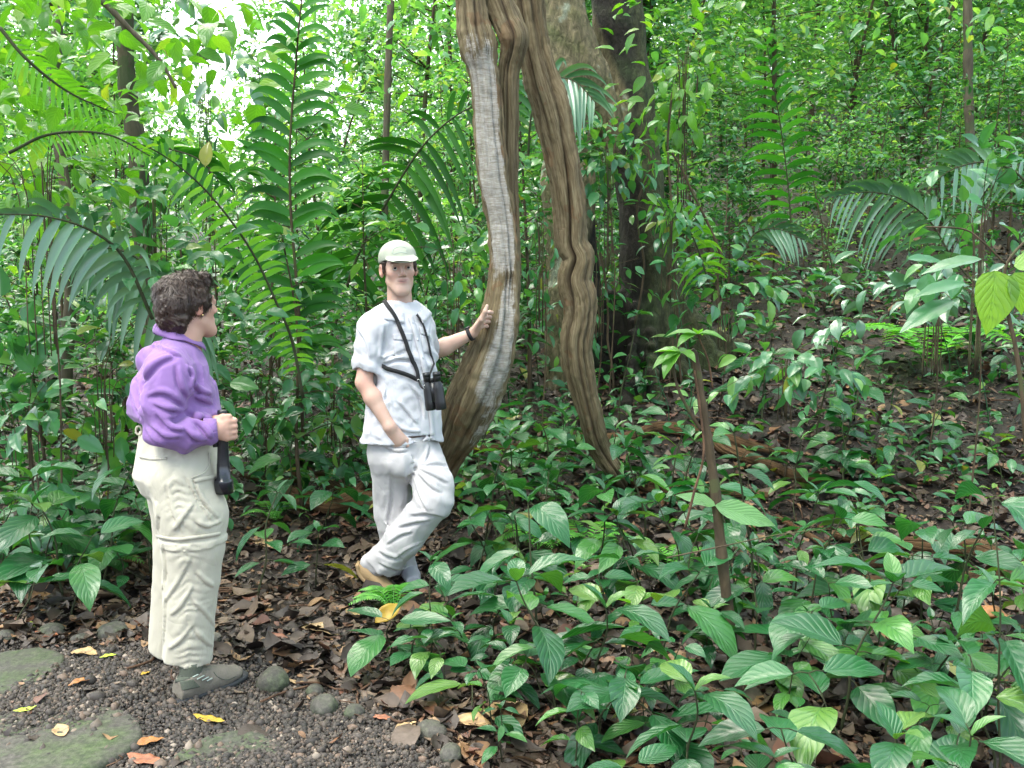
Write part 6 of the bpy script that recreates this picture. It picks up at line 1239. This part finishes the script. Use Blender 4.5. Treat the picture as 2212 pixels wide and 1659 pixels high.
trunkline([(380, 190, 4.9), (340, 130, 4.9), (300, 80, 4.9), (262, 40, 4.9), (215, 0, 4.9), (140, -70, 4.9)], .007, .018, 'dark bare branch slanting down from the top left', 'bark', 'branch', 'branch', crown=(100, -10, 4.9, np.array([.42, .3, .26]), 170, .15, 'bright'))
trunkline([(820, 900, 13), (830, 500, 13), (845, 0, 13), (850, -120, 13)], .05, .04, 'slim pale trunk left of the pale liana in the distance', crown=(850, -40, 11, np.array([1.4, .8, .5]), 400, .16, 'far'))
trunkline([(2110, 560, 12), (2095, 250, 12), (2085, -120, 12)], .06, .05, 'brown trunk at the upper right', crown=(2085, -30, 12, np.array([1.6, .9, .6]), 500, .17, 'far'))
trunkline([(1560, 560, 9.5), (1500, 420, 9.5), (1450, 330, 9.5)], .014, .01, 'thin bare stick leaning down right of the dark trunk', 'woody', 'branch', 'branch')
trunkline([(140, 900, 8), (150, 500, 8), (120, 200, 8), (130, -100, 8)], .05, .04, 'slim trunk near the left edge', crown=(60, 250, 6.5, np.array([.5, .5, .5]), 260, .13, 'bright'))
# leaves close around the tree foot and the lianas
def bush(u, v, Y, rad, n, sz, mat, label, seed):
    g = np.random.default_rng(seed); c = P(u, v, Y); b = np.array([c[0], Y, float(H(c[0], Y))]); r_ = empty('shrub', b); tag(r_, label, 'shrub'); S = Acc(); A = Acc(); ends = c+g.normal(size=(9, 3))*np.array(rad)*.9
    for e in ends: m_ = c*.8+e*.2; curve_tube(S, [b+(m_-b)*.55, m_, e], .0035, .0015, 14, 5)
    curve_tube(S, [b, b*.5+c*.5+[.04, 0, 0], c*.8+b*.2, c], .006, .003, 14, 5)
    S.build('stem', M['woody'], r_, base=b); k = g.integers(0, 9, n); pos = ends[k]+g.normal(size=(n, 3))*np.array(rad)*.4; scatter(A, BIG if sz > .14 else MED, pos, norm(pos-c)+g.normal(size=(n, 3))*.5-[0, 0, .25], np.array([0, -.2, 1.])+g.normal(size=(n, 3))*.35, sz*g.uniform(.6, 1.2, n), g.random(n)); A.build('leaves', M[mat], r_, base=b)
bush(1320, 340, 7.9, (.32, .25, .26), 270, .14, 'mid', 'leafy bush growing in front of the fork of the buttressed tree', 1)
bush(1450, 480, 8.0, (.25, .25, .2), 60, .13, 'mid', 'leafy bush over the dark trunk at middle height', 2)
bush(1290, 600, 8.0, (.15, .2, .4), 90, .11, 'mid', 'narrow climber leaves between pale foot and dark trunk', 3)
bush(1560, 620, 7.6, (.3, .25, .15), 80, .16, 'mid', 'pale shiny leaved shrub right of the dark trunk base', 4)
bush(1170, 480, 7.4, (.2, .2, .5), 120, .10, 'mid', 'leafy shrub filling the gap between the two lianas', 5)
bush(980, 560, 7.0, (.25, .25, .22), 110, .15, 'mid', 'leafy shrub behind the reaching arm of the man', 6)
bush(1700, 780, 6.4, (.3, .25, .1), 70, .16, 'mid', 'low shrub of drooping leaves on the slope above the sapling', 7)
bush(2020, 640, 6.6, (.45, .3, .12), 90, .17, 'palmgrey', 'shrub of long pale leaves at the right below the silvery frond', 8)
bush(2120, 470, 5.4, (.25, .25, .2), 60, .17, 'mid', 'upper right shrub with grey green leaves near the edge', 9)
bush(1480, 120, 8.3, (.35, .3, .4), 130, .15, 'bright', 'bright leaved bush at the top right of the dark trunk', 10)
bush(90, 350, 5.2, (.5, .3, .3), 260, .13, 'bright', 'bright leaved bush hanging over the left edge', 11)
bush(330, 430, 6.2, (.35, .3, .25), 150, .15, 'mid', 'bush with glossy leaves above the hair of the woman', 12)
bush(210, 800, 5.6, (.4, .3, .5), 240, .15, 'fargreen', 'dark bush behind the back of the woman', 13)
bush(60, 900, 5.4, (.3, .3, .4), 200, .16, 'mid', 'bush at the left edge beneath the glossy frond', 14)
bush(560, 830, 6.6, (.35, .3, .35), 200, .12, 'fargreen', 'dark bush between the scope and the man', 15)
bush(720, 860, 6.6, (.25, .3, .3), 150, .13, 'mid', 'bush just left of the elbow of the man', 16)
bush(440, 100, 8.0, (.3, .3, .25), 60, .2, 'palmgrey', 'pale shiny large leaves under the sky gap', 17)

make_person_man()
make_person_woman()
